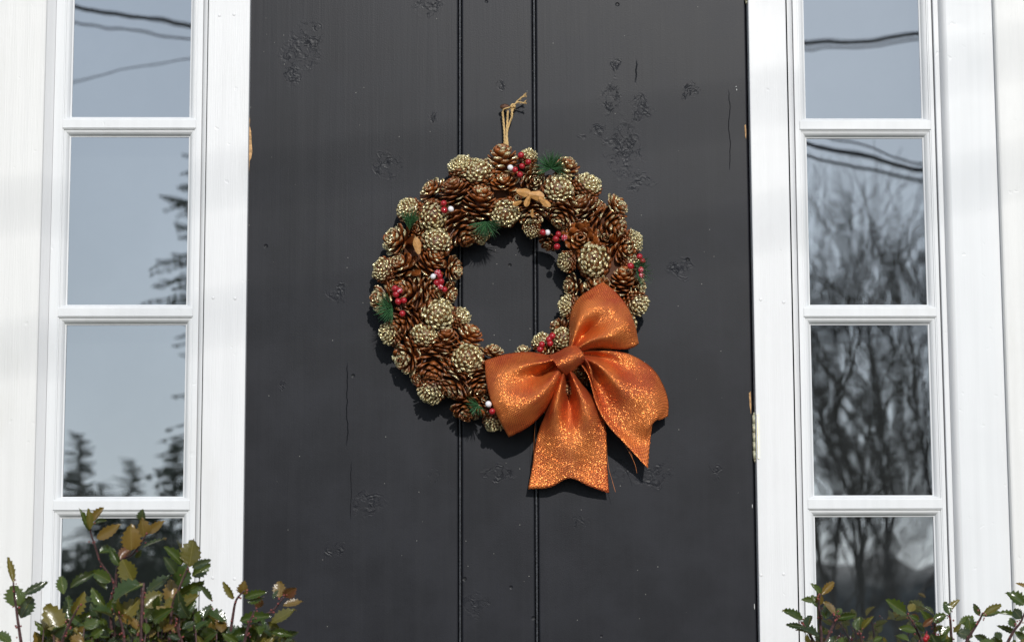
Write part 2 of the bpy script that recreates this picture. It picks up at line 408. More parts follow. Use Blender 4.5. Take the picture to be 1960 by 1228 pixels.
# outer boards
pl = empty('corner_board', (X(20), 0, Z0), 'wide white board left of the left sidelight window', 'board', 'white boards outside the sidelight windows')
boxo('board', M['whitewarm'], pl, X(-45, .03), X(74, .03), -.03, .03, Z0, Z1, .003)
m = MB(); xa, xb = X(74.6, .02), X(92, .01); m.add([(xa,-.024,Z0),(xa,-.024,Z1),(xb,-.007,Z1),(xb,-.007,Z0),(xa,.03,Z0),(xa,.03,Z1),(xb,.03,Z1),(xb,.03,Z0)], [(0,3,2,1),(3,7,6,2),(0,1,5,4),(1,2,6,5),(0,4,7,3)]); m.build('edge_moulding', M['white'], pl)
pr = empty('corner_board', (X(1870), 0, Z0), 'wide white board right of the right sidelight window with a rough end board', 'board', 'white boards outside the sidelight windows')
boxo('stepped_strip', M['whitecool'], pr, X(1801), X(1812), -.03, .010, Z0, Z1, .0015)
qround('edge_moulding', X(1813, .01), X(1825, .01), .010, .030, pr, M['white'], True)
boxo('board', M['whitecool'], pr, X(1825.5, .03), X(1921, .03), -.03, .030, Z0, Z1, .003)
boxo('board', M['whitewarm'], pr, X(1923, .045), X(2060, .045), -.03, .045, Z0, Z1, .004)

# ------------------------------------------------------------------ nail in the door
m = MB(); c = P(966, 211, .0)
m.tube([c+Vector((0, .01, 0)), c+Vector((0, -.016, .001))], .0022, 8)
o = empty('nail', c, 'rusty round headed nail in the middle plank holding the twine', 'nail')
m.build('nail_shank', M['nail'], o)
m = MB(); m.sphere(c+Vector((0, -.019, .002)), .0092, 14, 8, (1, .35, .62)); m.build('nail_head', M['nail'], o)

# ------------------------------------------------------------------ pine cone wreath
def cone_mat():
    t = NT('glittered_pine_cone'); p = t.pos()
    at = t.n('Attribute', attribute_name='tint'); sc = t.n('SeparateColor'); t.l(at.outputs['Color'], sc.inputs[0])
    gold, rnd, u = sc.outputs[0], sc.outputs[1], sc.outputs[2]
    nz = t.noise(p, 330, 3); nf = t.noise(p, 900, 2)
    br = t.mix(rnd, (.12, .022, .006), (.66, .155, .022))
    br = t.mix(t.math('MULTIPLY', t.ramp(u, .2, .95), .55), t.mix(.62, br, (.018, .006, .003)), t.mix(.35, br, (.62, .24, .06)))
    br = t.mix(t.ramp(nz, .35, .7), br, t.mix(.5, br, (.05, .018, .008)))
    vo = t.n('TexVoronoi'); t.l(p, vo.inputs['Vector']); vo.inputs['Scale'].default_value = 850
    rv = t.vmath('SUBTRACT', vo.outputs['Color'], (.5, .5, .5))
    geo = t.n('NewGeometry')
    gn = t.vmath('NORMALIZE', t.vmath('ADD', geo.outputs['Normal'], t.vmath('SCALE', rv, sc=1.5)))
    cs = t.n('SeparateColor'); t.l(vo.outputs['Color'], cs.inputs[0])
    gc = t.mix(cs.outputs[0], (.80, .62, .26), (1.0, .95, .66))
    gb = t.bsdf(Base_Color=gc, Roughness=.30, Metallic=t.ramp(cs.outputs[2], .3, .7, .15, .9), Normal=gn)
    bb = t.bsdf(Base_Color=br, Roughness=.34, Specular_IOR_Level=.5, Normal=t.bump(nf, .4, .0008))
    thr = t.math('ADD', gold, t.math('MULTIPLY', t.math('SUBTRACT', t.math('ADD', t.math('MULTIPLY', cs.outputs[1], .55), t.math('MULTIPLY', nz, .6)), .57), 1.0))
    mk = t.ramp(thr, .42, .58)
    ms = t.n('MixShader'); t.l(mk, ms.inputs[0]); t.l(bb.outputs[0], ms.inputs[1]); t.l(gb.outputs[0], ms.inputs[2])
    return t.done(ms)
M['cone'] = cone_mat()
U = np.array([0, .35, .68, .90, 1.0]); WU = np.array([.34, .72, 1.0, .82, .34])
TF = []
for r in range(4):
    TF += [(r*3, r*3+1, (r+1)*3+1, (r+1)*3), (r*3+1, r*3+2, (r+1)*3+2, (r+1)*3+1)]
    TF += [(r*3, (r+1)*3, 15+r+1, 15+r), (r*3+2, 15+r, 15+r+1, (r+1)*3+2)]
TF += [(12, 13, 14, 19)]
TF = np.array(TF)
def scale_verts(base, d, nrm, L, W, curl, cup, thick):
    side = np.cross(d, nrm); vs = []
    for i, u in enumerate(U):
        c = base + d*(L*u) + nrm*(curl*L*u*u)
        wdt = W*WU[i]
        vs += [c - side*wdt + nrm*(cup*W*.6), c + nrm*thick*(.4+u*.6)*(.9 if i < 4 else .4), c + side*wdt + nrm*(cup*W*.6)]
    for i, u in enumerate(U):
        vs.append(base + d*(L*u) + nrm*(curl*L*u*u - thick*(.5+.5*u)))
    return np.array(vs)
def cone_mesh(kind, R, gold, seed, tone=.5):
    """kind: dome (tight, glittered), side (open, longer), open (rosette); axis +Z"""
    r = np.random.default_rng(seed); V = []; T = []; parts = []
    if kind == 'dome':
        n = 115; 
        for i in range(n):
            t = (i+.5)/n; ph = math.acos(1-1.55*t); th = i*2.399963+r.uniform(-.08, .08)
            nr = np.array([math.sin(ph)*math.cos(th), math.sin(ph)*math.sin(th), math.cos(ph)])
            d = nr*.85 + np.array([0, 0, .55]) ; d /= np.linalg.norm(d)
            up = np.array([0, 0, 1.])-d*d[2]
            if np.linalg.norm(up) < .12: up = np.array([math.cos(th), math.sin(th), 0.])
            up -= d*up.dot(d); up /= np.linalg.norm(up)
            rad = R*(1+.05*math.sin(3*th+seed)+r.uniform(-.09, .09))
            L = R*.38; base = nr*np.array([rad, rad, rad*.92]) - d*L
            V.append(scale_verts(base, d, up, L, R*(.135+.06*math.sin(ph))*r.uniform(.8, 1.2), r.uniform(-.05, .2), -.3, R*.085))
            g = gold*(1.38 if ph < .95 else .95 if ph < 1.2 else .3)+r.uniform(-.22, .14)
            T.append((g, np.clip(tone+r.uniform(-.3, .3), 0, 1), .55, .6))
    else:
        n = {'side': 56, 'open': 36}[kind]
        H = {'side': R*2.1, 'open': R*.9}[kind]
        for i in range(n):
            t = (i+.5)/n; th = i*2.399963+r.uniform(-.1, .1)
            if kind == 'side':
                ang = R_(100-72*t**1.1+r.uniform(-5, 5)); L = R*(.62+.40*math.sin(math.pi*min(1, .22+.62*t)))*(1-.50*t**2.2); W = R*(.35-.13*t)*r.uniform(.85, 1.12); z = -H*.42+H*.66*t
                curl = .22; th_ = R*.07; cup = .25
            else:
                ang = R_(98-80*t**.9+r.uniform(-6, 6)); L = R*(1.02-.50*t**1.2)*r.uniform(.92, 1.05); W = R*(.33-.18*t)*r.uniform(.85, 1.15); z = -H*.45+H*.55*t
                curl = .28; th_ = R*.06; cup = .45
            rad = np.array([math.cos(th), math.sin(th), 0.]); ax = np.array([0, 0, 1.])
            d = rad*math.sin(ang)+ax*math.cos(ang); up = ax*math.sin(ang)-rad*math.cos(ang)
            V.append(scale_verts(ax*z+rad*R*.06, d, up, L, W, curl, cup, th_))
            T.append((gold+r.uniform(-.32, .28), np.clip(tone+r.uniform(-.25, .25), 0, 1), 0, 1))
    def finish(Vs, Ts, nm):
        n = len(Vs); allv = np.concatenate(Vs); fs = np.concatenate([TF+20*k for k in range(n)])
        me = bpy.data.meshes.new(nm); me.from_pydata(allv.tolist(), [], fs.tolist()); me.materials.append(M['cone'])
        me.polygons.foreach_set('use_smooth', [True]*len(me.polygons))
        cols = np.zeros((len(allv), 4), np.float32)
        uu = np.concatenate([np.repeat(U, 3), U])
        for k, (g, tn, u0, u1) in enumerate(Ts):
            u = u0+(u1-u0)*uu if u1 != .6 else .55+.05*uu
            if u1 == .6: gg = g+.15*(uu-.5)
            else:
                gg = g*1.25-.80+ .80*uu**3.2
            cols[k*20:(k+1)*20, 0] = np.clip(gg, 0, 1.2); cols[k*20:(k+1)*20, 1] = tn; cols[k*20:(k+1)*20, 2] = u; cols[k*20:(k+1)*20, 3] = 1
        at = me.attributes.new('tint', 'FLOAT_COLOR', 'POINT'); at.data.foreach_set('color', cols.ravel()); me.update()
        return me
    core = None
    return V, T, finish
core_mat = simple('brown_cone_core', (.11, .038, .015), .8)

WC = (978, 553)
wreath = empty('pine_cone_wreath', P(978, 553, 0), 'round pine cone wreath with gold glitter, red and white berries hanging on the door', 'wreath')
m = MB(); ring = []
NU, NV = 72, 10
vs = []; fs = []
for i in range(NU):
    a = 2*math.pi*i/NU; ca = P(978+182*math.cos(a), 553+188*math.sin(a), .026); cc = P(978, 553, .026); rd = (ca-cc).normalized()
    for j in range(NV):
        b = 2*math.pi*j/NV; rr = (.043+.006*math.sin(7*a+2*b))
        vs.append(ca + rd*rr*math.cos(b) + Vector((0, -1, 0))*.024*math.sin(b))
for i in range(NU):
    for j in range(NV): fs.append((i*NV+j, i*NV+(j+1) % NV, ((i+1) % NU)*NV+(j+1) % NV, ((i+1) % NU)*NV+j))
m.add(vs, fs, True); m.build('twig_ring', core_mat, wreath)

# px, py, radius px, kind, gold 0..1, image angle of the axis (deg, 0 right, 90 up; None = faces out), tone, lift
CONES = [
 (883,320,23,'dome',.95,130,.5),(914,333,30,'dome',.72,None,.6),(828,364,25,'open',.62,150,.45),(869,364,29,'side',.30,115,.2),(919,384,31,'side',.35,80,.5),
 (784,402,25,'dome',.80,None,.5),(828,413,30,'dome',.62,-60,.35),(884,442,33,'side',.30,-60,.25),(966,407,27,'dome',.78,None,.6),(762,460,29,'open',.58,170,.5),
 (835,464,30,'dome',.72,100,.7),(736,517,23,'dome',.60,None,.4),(768,510,31,'open',.42,120,.45),(828,502,28,'side',.35,60,.7),(866,516,23,'open',.66,0,.6),
 (918,446,19,'dome',.55,None,.3),(965,350,26,'open',.42,100,.55),(962,306,33,'side',.52,95,.6),(1021,342,21,'open',.55,-70,.05),(1069,363,31,'dome',.70,None,.4),
 (1083,322,25,'open',.62,60,.6),(1123,358,26,'dome',.82,60,.5),(1118,396,29,'side',.50,140,.3),(1180,397,27,'open',.70,30,.6),(1168,430,33,'side',.36,-30,.35),
 (1078,412,29,'side',.52,-120,.35),(1017,408,31,'side',.55,-85,.5),(1113,455,31,'open',.30,None,.65),(1137,499,32,'dome',.76,None,.5),(1085,500,20,'dome',.68,180,.4),
 (1193,473,29,'open',.42,-60,.6),(1211,462,21,'dome',.80,20,.5),(1194,536,30,'side',.40,95,.75),(1222,548,18,'open',.7,0,.6),(1097,547,23,'open',.55,180,.3),
 (1145,551,28,'open',.5,90,.4),(1018,437,17,'dome',.50,None,.3),(1050,463,18,'open',.35,-90,.3),(1010,304,19,'dome',.75,60,.5),(1090,586,21,'dome',.78,180,.5),
 (1216,580,23,'dome',.66,-60,.55),(1080,650,23,'dome',.72,None,.5),(1070,626,18,'open',.5,150,.2),(1037,655,17,'dome',.75,None,.5),(1046,673,19,'side',.5,180,.5),
 (1002,672,14,'open',.75,90,.5),(734,572,27,'open',.62,180,.5),(790,560,34,'side',.38,170,.25),(824,553,26,'side',.50,-20,.55),(858,562,22,'open',.55,-30,.6),
 (836,605,31,'dome',.88,None,.5),(879,608,21,'dome',.74,20,.5),(773,614,31,'side',.28,-140,.35),(749,638,22,'dome',.68,190,.4),(812,646,25,'dome',.74,80,.6),
 (780,684,31,'open',.55,200,.55),(829,696,35,'side',.12,-90,.45),(897,646,31,'side',.40,70,.75),(853,650,28,'side',.28,100,.3),(893,688,31,'dome',.80,None,.65),
 (944,675,22,'open',.55,80,.5),(828,745,27,'dome',.58,-100,.35),(871,735,34,'side',.40,-130,.25),(914,733,30,'side',.35,-70,.4),(893,782,28,'open',.28,-90,.35),
 (946,803,20,'dome',.55,-90,.3),(985,712,30,'side',.35,0,.4),(1005,760,30,'dome',.55,None,.4),(1150,622,30,'side',.4,40,.4),(1190,625,26,'dome',.6,None,.5),
 (1150,705,30,'side',.45,20,.4),(1085,735,30,'open',.4,-90,.3),(1108,712,20,'open',.4,None,.2),(1055,770,28,'side',.4,-90,.4),(1025,700,24,'open',.4,90,.4),
 (1205,505,18,'dome',.5,0,.4),(1140,400,18,'open',.45,None,.3),(905,415,17,'open',.4,None,.3),(800,440,20,'open',.35,None,.4),(795,532,20,'open',.4,None,.3),
 (990,380,18,'open',.4,None,.3),(855,405,18,'open',.35,None,.3),(940,335,20,'side',.4,90,.5),(1155,455,20,'open',.35,None,.2),(760,545,20,'open',.4,None,.4),
 (868,690,20,'open',.3,None,.2),(855,675,18,'open',.3,None,.3),(805,720,20,'open',.35,None,.4),(930,760,20,'open',.35,None,.3),(1045,385,20,'open',.45,None,.3),
]
def tube_h(px, py):
    rho = math.hypot(px-WC[0], py-WC[1]); q = max(-1, min(1, (rho-185)/92)); return rho, q, 62*math.sqrt(max(0, 1-q*q))
nscale = 0
for k, (px, py, r, kind, gold, ang, tone) in enumerate(CONES):
    r = r*1.08
    rho, q, th = tube_h(px, py)
    filler = k >= len(CONES)-17
    hh = (20 + th*.72 - r*.22)*S*(.80 if filler else 1.0)
    rad = Vector((px-WC[0], 0, -(py-WC[1]))).normalized()
    outw = Vector((0, -1, 0))
    nrm = (outw*math.sqrt(max(.12, 1-q*q)) + rad*q*.9).normalized()
    if ang is None: ax = nrm
    else:
        pl_ = Vector((math.cos(R_(ang)), 0, math.sin(R_(ang))))
        ax = (pl_*{'dome': .55, 'open': .65, 'side': 1.0}[kind] + nrm*{'dome': 1, 'open': 1, 'side': .55}[kind]).normalized()
    V, T, finish = cone_mesh(kind, r*S*(1.0 if kind == 'dome' else 1.12 if kind == 'open' else .98), gold, 100+k, tone)
    mw = Matrix.Translation(P(px, py, hh)) @ (ax.to_track_quat('Z', 'Y') @ Quaternion((0, 0, 1), random.uniform(0, 6.28))).to_matrix().to_4x4() @ Matrix.Diagonal((random.uniform(.92, 1.08), random.uniform(.88, 1.08), random.uniform(.82, 1.15), 1))
    individual = kind == 'open' and r >= 28 and not filler and nscale+len(V) <= 300
    cm = MB(); Rr = r*S
    if kind == 'dome': cm.sphere((0, 0, -Rr*.05), Rr*.80, 12, 8)
    elif kind == 'side': cm.sphere((0, 0, -Rr*.1), Rr*.30, 8, 8, (1, 1, 2.8))
    else: cm.sphere((0, 0, -Rr*.15), Rr*.26, 8, 6, (1, 1, 1.2))
    if individual:
        cone = put('pine_cone', cm.mesh('pine_cone', core_mat), wreath, mw)
        bpy.context.view_layer.update()
        for vv, tt in zip(V, T):
            so_ = bpy.data.objects.new('scale', finish([vv], [tt], 'scale')); col.objects.link(so_); so_.parent = cone
        nscale += len(V)
    else:
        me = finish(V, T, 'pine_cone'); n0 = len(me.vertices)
        import bmesh
        bm = bmesh.new(); bm.from_mesh(me); c2 = cm.mesh('core', core_mat); ca_ = c2.attributes.new('tint', 'FLOAT_COLOR', 'POINT'); ca_.data.foreach_set('color', np.tile([gold*.45, .4, .15, 1.], len(c2.vertices))); c2.materials.clear()
        bm.from_mesh(c2)
        for f in bm.faces:
            if f.verts[0].index >= n0 or f.index < 0: pass
        bm.faces.ensure_lookup_table(); nf = len(me.polygons)
        for i in range(nf, len(bm.faces)): bm.faces[i].material_index = 0 if kind == 'dome' else 1
        bm.to_mesh(me); bm.free(); me.materials.append(core_mat); bpy.data.meshes.remove(c2)
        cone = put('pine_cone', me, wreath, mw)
    setp(cone, {'dome': 'rounded pine cone thick with gold glitter', 'side': 'brown pine cone with layered scales and gold tips', 'open': 'opened pine cone with petal like scales and gold rims'}[kind])

# berries
def berry_mat(name, c, c2):
    t = NT(name); p = t.pos(); nz = t.noise(p, 420, 2)
    return t.done(t.bsdf(Base_Color=t.mix(t.ramp(nz, .55, .68), c, c2), Roughness=.33, Coat_Weight=.15))
M['red'] = berry_mat('red_berry_gloss', (.34, .006, .014), (.45, .04, .05)); M['pearl'] = berry_mat('white_berry_gloss', (.82, .80, .82), (.9, .9, .9))
M['frost'] = berry_mat('frosted_red_berry', (.45, .02, .04), (.85, .8, .82))
M['stemwire'] = simple('dark_berry_wire', (.05, .03, .02), .6)
BER = [[(849,389,'r'),(850,402,'r'),(863,400,'w')],
 [(997,297,'r'),(1011,310,'r'),(999,318,'r'),(986,325,'r'),(995,334,'r'),(977,321,'w')],
 [(1039,445,'r'),(1048,445,'w'),(1069,448,'r'),(1064,457,'r'),(1080,455,'f'),(1066,472,'r')],
 [(1224,491,'r'),(1230,500,'r'),(1207,509,'r'),(1227,516,'f'),(1228,527,'f')],
 [(829,529,'w'),(838,522,'f'),(842,528,'r'),(836,541,'r'),(844,538,'r'),(843,549,'f'),(851,554,'r')],
 [(756,552,'r'),(765,556,'f'),(758,563,'r'),(762,577,'r'),(773,575,'r'),(770,600,'r')],
 [(935,773,'w'),(942,787,'r')],
 [(1057,643,'r'),(1051,649,'r'),(1053,657,'r'),(1037,659,'r'),(1034,668,'r')]]
for cl_ in BER:
    cx = sum(b[0] for b in cl_)/len(cl_); cy = sum(b[1] for b in cl_)/len(cl_)
    _, _, th = tube_h(cx, cy); hb = (20+th*.72+22)*S
    if cx > 1200 : hb += .012
    if cx == 938.5: hb += .02
    root = P(cx, cy+4, hb-.03)
    m = MB(); pos = []
    for b in cl_:
        c = P(b[0], b[1], hb + random.uniform(-.003, .004)); pos.append(c)
        m.tube([root, root.lerp(c, .5)+Vector((0, -.003, .003)), c], .0007, 4)
    sp = m.build('berry_sprig', M['stemwire'], wreath); bpy.context.view_layer.update()
    for b, c in zip(cl_, pos):
        q = MB(); rr = (6.0 if b[2] != 'w' else 5.6)*S*random.uniform(.9, 1.08); q.sphere((0, 0, 0), rr, 14, 9, (1, 1, 1.05)); q.sphere((0, 0, -rr*.98), rr*.18, 6, 4)
        bo = put('berry', q.mesh('berry', M[{'r': 'red', 'w': 'pearl', 'f': 'frost'}[b[2]]]), sp, Matrix.Translation(c) @ Matrix.Rotation(random.uniform(-1, 1), 4, 'Y'))
        if b[2] == 'w': bo['label'] = 'white berry'
# needle sprigs
def needle_mat():
    t = NT('artificial_pine_needles'); p = t.pos(); nz = t.noise(p, 300, 2)
    return t.done(t.bsdf(Base_Color=t.mix(t.ramp(nz, .3, .7), (.015, .065, .024), (.07, .19, .07)), Roughness=.35))
M['needle'] = needle_mat()
def sprig(px, py, a0, a1, L, n, extra=0.0):
    _, _, th = tube_h(px, py); c = P(px, py, (20+th*.72+17)*S+extra); m = MB()
    for i in range(n):
        a = R_(random.uniform(a0, a1)); el = random.uniform(-.1, .9)
        d = Vector((math.cos(a)*math.cos(el), -math.sin(el), math.sin(a)*math.cos(el)))
        st_ = c + d*random.uniform(0, .006) + Vector((0, random.uniform(0, .006), 0)); l = L*S*random.uniform(.7, 1.1)
        bend = Vector((0, -.1, random.uniform(-.2, .05)))*l*.3
        m.tube([st_, st_+d*l*.5+bend*.3, st_+d*l+bend], [.00065, .0006, .0001], 3, False)
    o = m.build('needle_sprig', M['needle'], wreath)
sprig(1055, 322, -40, 215, 34, 150); sprig(786, 432, 40, 130, 30, 70); sprig(784, 440, 60, 120, 34, 40); sprig(930, 424, -170, 5, 32, 110)
sprig(752, 590, 110, 270, 34, 110); sprig(1218, 520, -75, 75, 30, 60, .01); sprig(916, 774, 130, 320, 22, 60); sprig(1212, 508, -30, 60, 30, 30, .012)
# thin tan wood petals
M['tan'] = simple('tan_wood_petal', (.50, .25, .075), .55, 0, .18, 200, .3)
def petal(px, py, rx, ry, rot, h):
    m = MB(); n = 14; c = (0, 0, 0); vs = [c]; 
    for i in range(n):
        a = 2*math.pi*i/n; vs.append((rx*S*math.cos(a), .0042*math.sin(a)**2 + .0015*math.cos(a), ry*S*math.sin(a)*(1 if math.cos(a) > 0 else .8)))
    fs = [(0, 1+(i+1) % n, 1+i) for i in range(n)]
    bk = [(v[0], v[1]+.0012, v[2]) for v in vs]; k = len(vs)
    m.add(vs+bk, fs+[tuple(j+k for j in f[::-1]) for f in fs]+[(1+i, 1+(i+1) % n, 1+(i+1) % n+k, 1+i+k) for i in range(n)], False)
    put('wood_petal', m.mesh('wood_petal', M['tan']), wreath, Matrix.Translation(P(px, py, h)) @ Matrix.Rotation(R_(-rot), 4, 'Y') @ Matrix.Rotation(R_(random.uniform(-20, 20)), 4, 'X'))
for a in ((1002,367,14,9,-5),(1027,374,15,10,-10),(1043,386,14,7,-35),(1010,385,11,6,-110),(1020,408,8,3.5,-85),(799,470,17,8,100),(990,388,9,5,200)): petal(*a, (20+45+27)*S)
# twine
M['twine'] = simple('jute_twine', (.68, .46, .20), .8, 0, .3, 500, .8)
def crv(pts, n=8):
    out = []; k = len(pts)
    for i in range(k-1):
        p0, p1, p2, p3 = pts[max(i-1, 0)], pts[i], pts[i+1], pts[min(i+2, k-1)]
        for j in range(n):
            t = j/n; out.append(.5*((2*p1)+(-p0+p2)*t+(2*p0-5*p1+4*p2-p3)*t*t+(-p0+3*p1-3*p2+p3)*t*t*t))
    out.append(pts[-1]); return out
tw = MB()
def strand(m, pts, rad=.0015, fuzz=True):
    base = crv([P(*p) for p in pts], 9)
    for ph in (0, math.pi*2/3, math.pi*4/3):       # three plies twisted together
        q = []
        for i, b in enumerate(base):
            a = ph+i*.9; q.append(b+Vector((math.cos(a), math.sin(a), 0))*rad*.75)
        m.tube(q, rad*.8, 5)
    if fuzz:
        for i in range(0, len(base), 2):
            b = base[i]; d = Vector((random.uniform(-1, 1), random.uniform(-1, .2), random.uniform(-1, 1)))*.004
            m.tube([b, b+d*.5, b+d+Vector((0, 0, -.001))], .00018, 3, False)
strand(tw, [(962,214,.018),(964,235,.014),(966,262,.02),(966,284,.035),(968,296,.05)])
strand(tw, [(972,212,.018),(971,235,.016),(969,262,.024),(967,284,.035),(966,296,.05)])
strand(tw, [(979,206,.018),(980,222,.02),(975,236,.018),(970,255,.022),(972,283,.035),(970,294,.05)])
strand(tw, [(962,214,.018),(965,209,.022),(974,206,.021),(984,203,.018),(989,195,.020),(997,188,.024),(1001,185,.026)], .0012)
strand(tw, [(978,207,.018),(983,202,.022),(990,196,.022),(996,196,.023),(1001,197,.024)], .0012)
strand(tw, [(984,208,.016),(978,204,.023),(982,199,.021),(986,204,.016),(982,210,.018),(978,220,.016)], .0012)
tw.sphere(P(984, 203, .020), .0035, 8, 6)
for i in range(26):
    a = P(1000, 186, .026); tw.tube([a, P(1003+random.uniform(-1, 2), 183+random.uniform(-3, 3), .027), P(1007+random.uniform(-2, 2), 181+random.uniform(-5, 6), .028+random.uniform(-.002, .002))], .0003, 3, False)
    a = P(1000, 197, .024); tw.tube([a, P(1003, 197+random.uniform(-2, 2), .025), P(1007+random.uniform(-2, 2), 196+random.uniform(-5, 4), .026+random.uniform(-.002, .002))], .0003, 3, False)
tw.build('twine_loop', M['twine'], wreath)

# ------------------------------------------------------------------ orange bow
def ribbon_mat():
    t = NT('orange_glitter_burlap'); uv = t.n('UVMap').outputs[0]; p = t.pos()
    sx = t.n('SeparateXYZ'); t.l(uv, sx.inputs[0])
    k = 2*math.pi/.0034
    a = t.math('SINE', t.math('MULTIPLY', sx.outputs[0], k)); b = t.math('SINE', t.math('MULTIPLY', sx.outputs[1], k))
    weave = t.math('MULTIPLY', a, b); wv = t.math('ADD', t.math('MULTIPLY', weave, .5), t.math('MULTIPLY', t.math('ABSOLUTE', b), .35))
    nz = t.noise(p, 11, 5, .6); nf = t.noise(p, 700, 2)
    c = t.mix(t.ramp(nz, .38, .62), (.58, .080, .016), (.92, .25, .045))
    c = t.mix(t.ramp(weave, -.6, .9), t.mix(.72, c, (.22, .02, .005)), c)
    vo = t.n('TexVoronoi'); t.l(p, vo.inputs['Vector']); vo.inputs['Scale'].default_value = 1900
    cs = t.n('SeparateColor'); t.l(vo.outputs['Color'], cs.inputs[0])
    rv = t.vmath('SUBTRACT', vo.outputs['Color'], (.5, .5, .5))
    geo = t.n('NewGeometry')
    gn = t.vmath('NORMALIZE', t.vmath('ADD', geo.outputs['Normal'], t.vmath('SCALE', rv, sc=1.25)))
    gc = t.mix(cs.outputs[1], (1.0, .24, .05), (1.0, .50, .16))
    fl = t.bsdf(Base_Color=gc, Roughness=.30, Metallic=1.0, Normal=gn)
    cloth = t.bsdf(Base_Color=c, Roughness=.58, Metallic=.08, Normal=t.bump(wv, .9, .0013))
    mk = t.math('MULTIPLY', t.math('GREATER_THAN', cs.outputs[2], t.ramp(t.noise(p, 17, 3), .35, .68, .62, .48)), .62)
    ms = t.n('MixShader'); t.l(mk, ms.inputs[0]); t.l(cloth.outputs[0], ms.inputs[1]); t.l(fl.outputs[0], ms.inputs[2])
    return t.done(ms)
M['ribbon'] = ribbon_mat()
bow = empty('ribbon_bow', P(1092, 686, .13), 'large orange glittery burlap bow on the lower right of the wreath', 'bow')
def cr1(A, n):
    k = len(A); out = []
    for i in range(k-1):
        p0 = A[i-1] if i > 0 else 2*A[0]-A[1]; p1, p2 = A[i], A[i+1]; p3 = A[i+2] if i+2 < k else 2*A[-1]-A[-2]
        for j in range(n):
            t = j/n; out.append(.5*((2*p1)+(-p0+p2)*t+(2*p0-5*p1+4*p2-p3)*t*t+(-p0+3*p1-3*p2+p3)*t*t*t))
    out.append(A[-1]); return np.array(out)
def patch(name, rows, n=9, label=None, wob=.0012, seed=0, frayed=True):
    A = np.array([[tuple(P(x, y, h*1.15-.056)) for (x, y, h) in r] for r in rows])
    A = cr1(A, n); A = np.swapaxes(cr1(np.swapaxes(A, 0, 1), n), 0, 1)
    nu, nv = A.shape[:2]
    for i in range(nu):
        for j in range(nv):
            q = Vector(A[i, j])*22+Vector((seed*7.1, 0, 0)); A[i, j, 1] += mnoise.noise(q)*wob*1.6+mnoise.noise(q*2.7)*wob*.7
            if frayed:
                uu = i/(nu-1); vv = j/(nv-1); A[i, j, 1] += .0026*(1-uu)**1.1*min(1, uu*6)*math.sin(2*math.pi*(3.2*vv+.2*uu)+seed*1.7) + .0012*math.sin(9*vv+5*uu+seed)*math.sin(7*uu+seed*2)
            if frayed and (j in (0, nv-1) or i == nu-1):
                A[i, j, 0] += random.uniform(-.0004, .0004); A[i, j, 2] += random.uniform(-.0004, .0004)
    me = bpy.data.meshes.new(name)
    me.from_pydata(A.reshape(-1, 3).tolist(), [], [(i*nv+j, i*nv+j+1, (i+1)*nv+j+1, (i+1)*nv+j) for i in range(nu-1) for j in range(nv-1)])
    ulen = np.concatenate([[0], np.cumsum(np.linalg.norm(np.diff(A[:, nv//2], axis=0), axis=1))]); Wd = .068
    uv = me.uv_layers.new(name='UVMap'); li = np.zeros(len(me.loops), int); me.loops.foreach_get('vertex_index', li)
    uvs = np.stack([ulen[li//nv], (li % nv)/(nv-1)*Wd], 1); uv.data.foreach_set('uv', uvs.ravel())
    me.polygons.foreach_set('use_smooth', [True]*len(me.polygons)); me.materials.append(M['ribbon'])
    o = put(name, me, bow); sm = o.modifiers.new('thickness', 'SOLIDIFY'); sm.thickness = .0009; sm.offset = 0
    if label: o['label'] = label
    return o
def H(rows, hs): return [[(x, y, h) for (x, y), h in zip(r, hr)] for r, hr in zip(rows, hs)]
top = H([[(1088,670),(1093,666),(1099,664),(1105,666),(1110,672)],
 [(1091,640),(1104,634),(1118,640),(1132,650),(1142,668)],
 [(1090,612),(1114,604),(1142,616),(1168,640),(1184,668)],
 [(1104,574),(1132,574),(1166,592),(1196,622),(1208,666)],
 [(1150,541),(1176,560),(1199,588),(1214,622),(1222,658)],
 [(1152,545),(1176,563),(1197,590),(1212,622),(1219,655)]],
 [[.136,.146,.128,.148,.136],[.122,.156,.114,.158,.120],[.122,.158,.140,.156,.120],[.124,.150,.152,.148,.116],[.118,.128,.132,.126,.112],[.106,.112,.116,.112,.102]])
patch('bow_loop', top, label='upper loop of the orange bow', seed=1)
patch('bow_loop_lining', H([[(1148,546),(1174,566),(1194,592),(1208,624),(1216,655)],[(1097,583),(1125,590),(1155,610),(1180,635),(1195,662)],[(1088,668),(1094,666),(1100,665),(1106,668),(1110,674)]],
 [[.100,.106,.110,.106,.098],[.096,.100,.102,.100,.096],[.125,.128,.125,.128,.125]]), seed=2)
left = H([[(1078,676),(1074,682),(1072,690),(1075,698),(1082,706)],
 [(1050,679),(1044,692),(1046,710),(1054,728),(1066,744)],
 [(1008,673),(1000,698),(1006,730),(1022,762),(1043,785)],
 [(966,678),(958,710),(964,750),(984,788),(1014,814)],
 [(930,689),(932,725),(941,765),(956,800),(976,835)],
 [(933,691),(935,726),(944,764),(959,798),(979,831)]],
 [[.136,.148,.130,.150,.138],[.124,.158,.116,.158,.128],[.120,.152,.138,.162,.120],[.118,.142,.150,.148,.118],[.110,.124,.132,.126,.108],[.098,.108,.114,.108,.096]])
patch('bow_loop', left, label='left loop of the orange bow', seed=3)
patch('bow_loop_lining', H([[(936,694),(938,726),(946,762),(960,796),(980,828)],[(1000,682),(990,705),(1000,740),(1018,775),(1035,790)],[(1078,678),(1074,684),(1072,690),(1075,698),(1082,704)]],
 [[.092,.100,.106,.100,.090],[.092,.098,.100,.098,.092],[.125,.128,.125,.128,.125]]), seed=4)
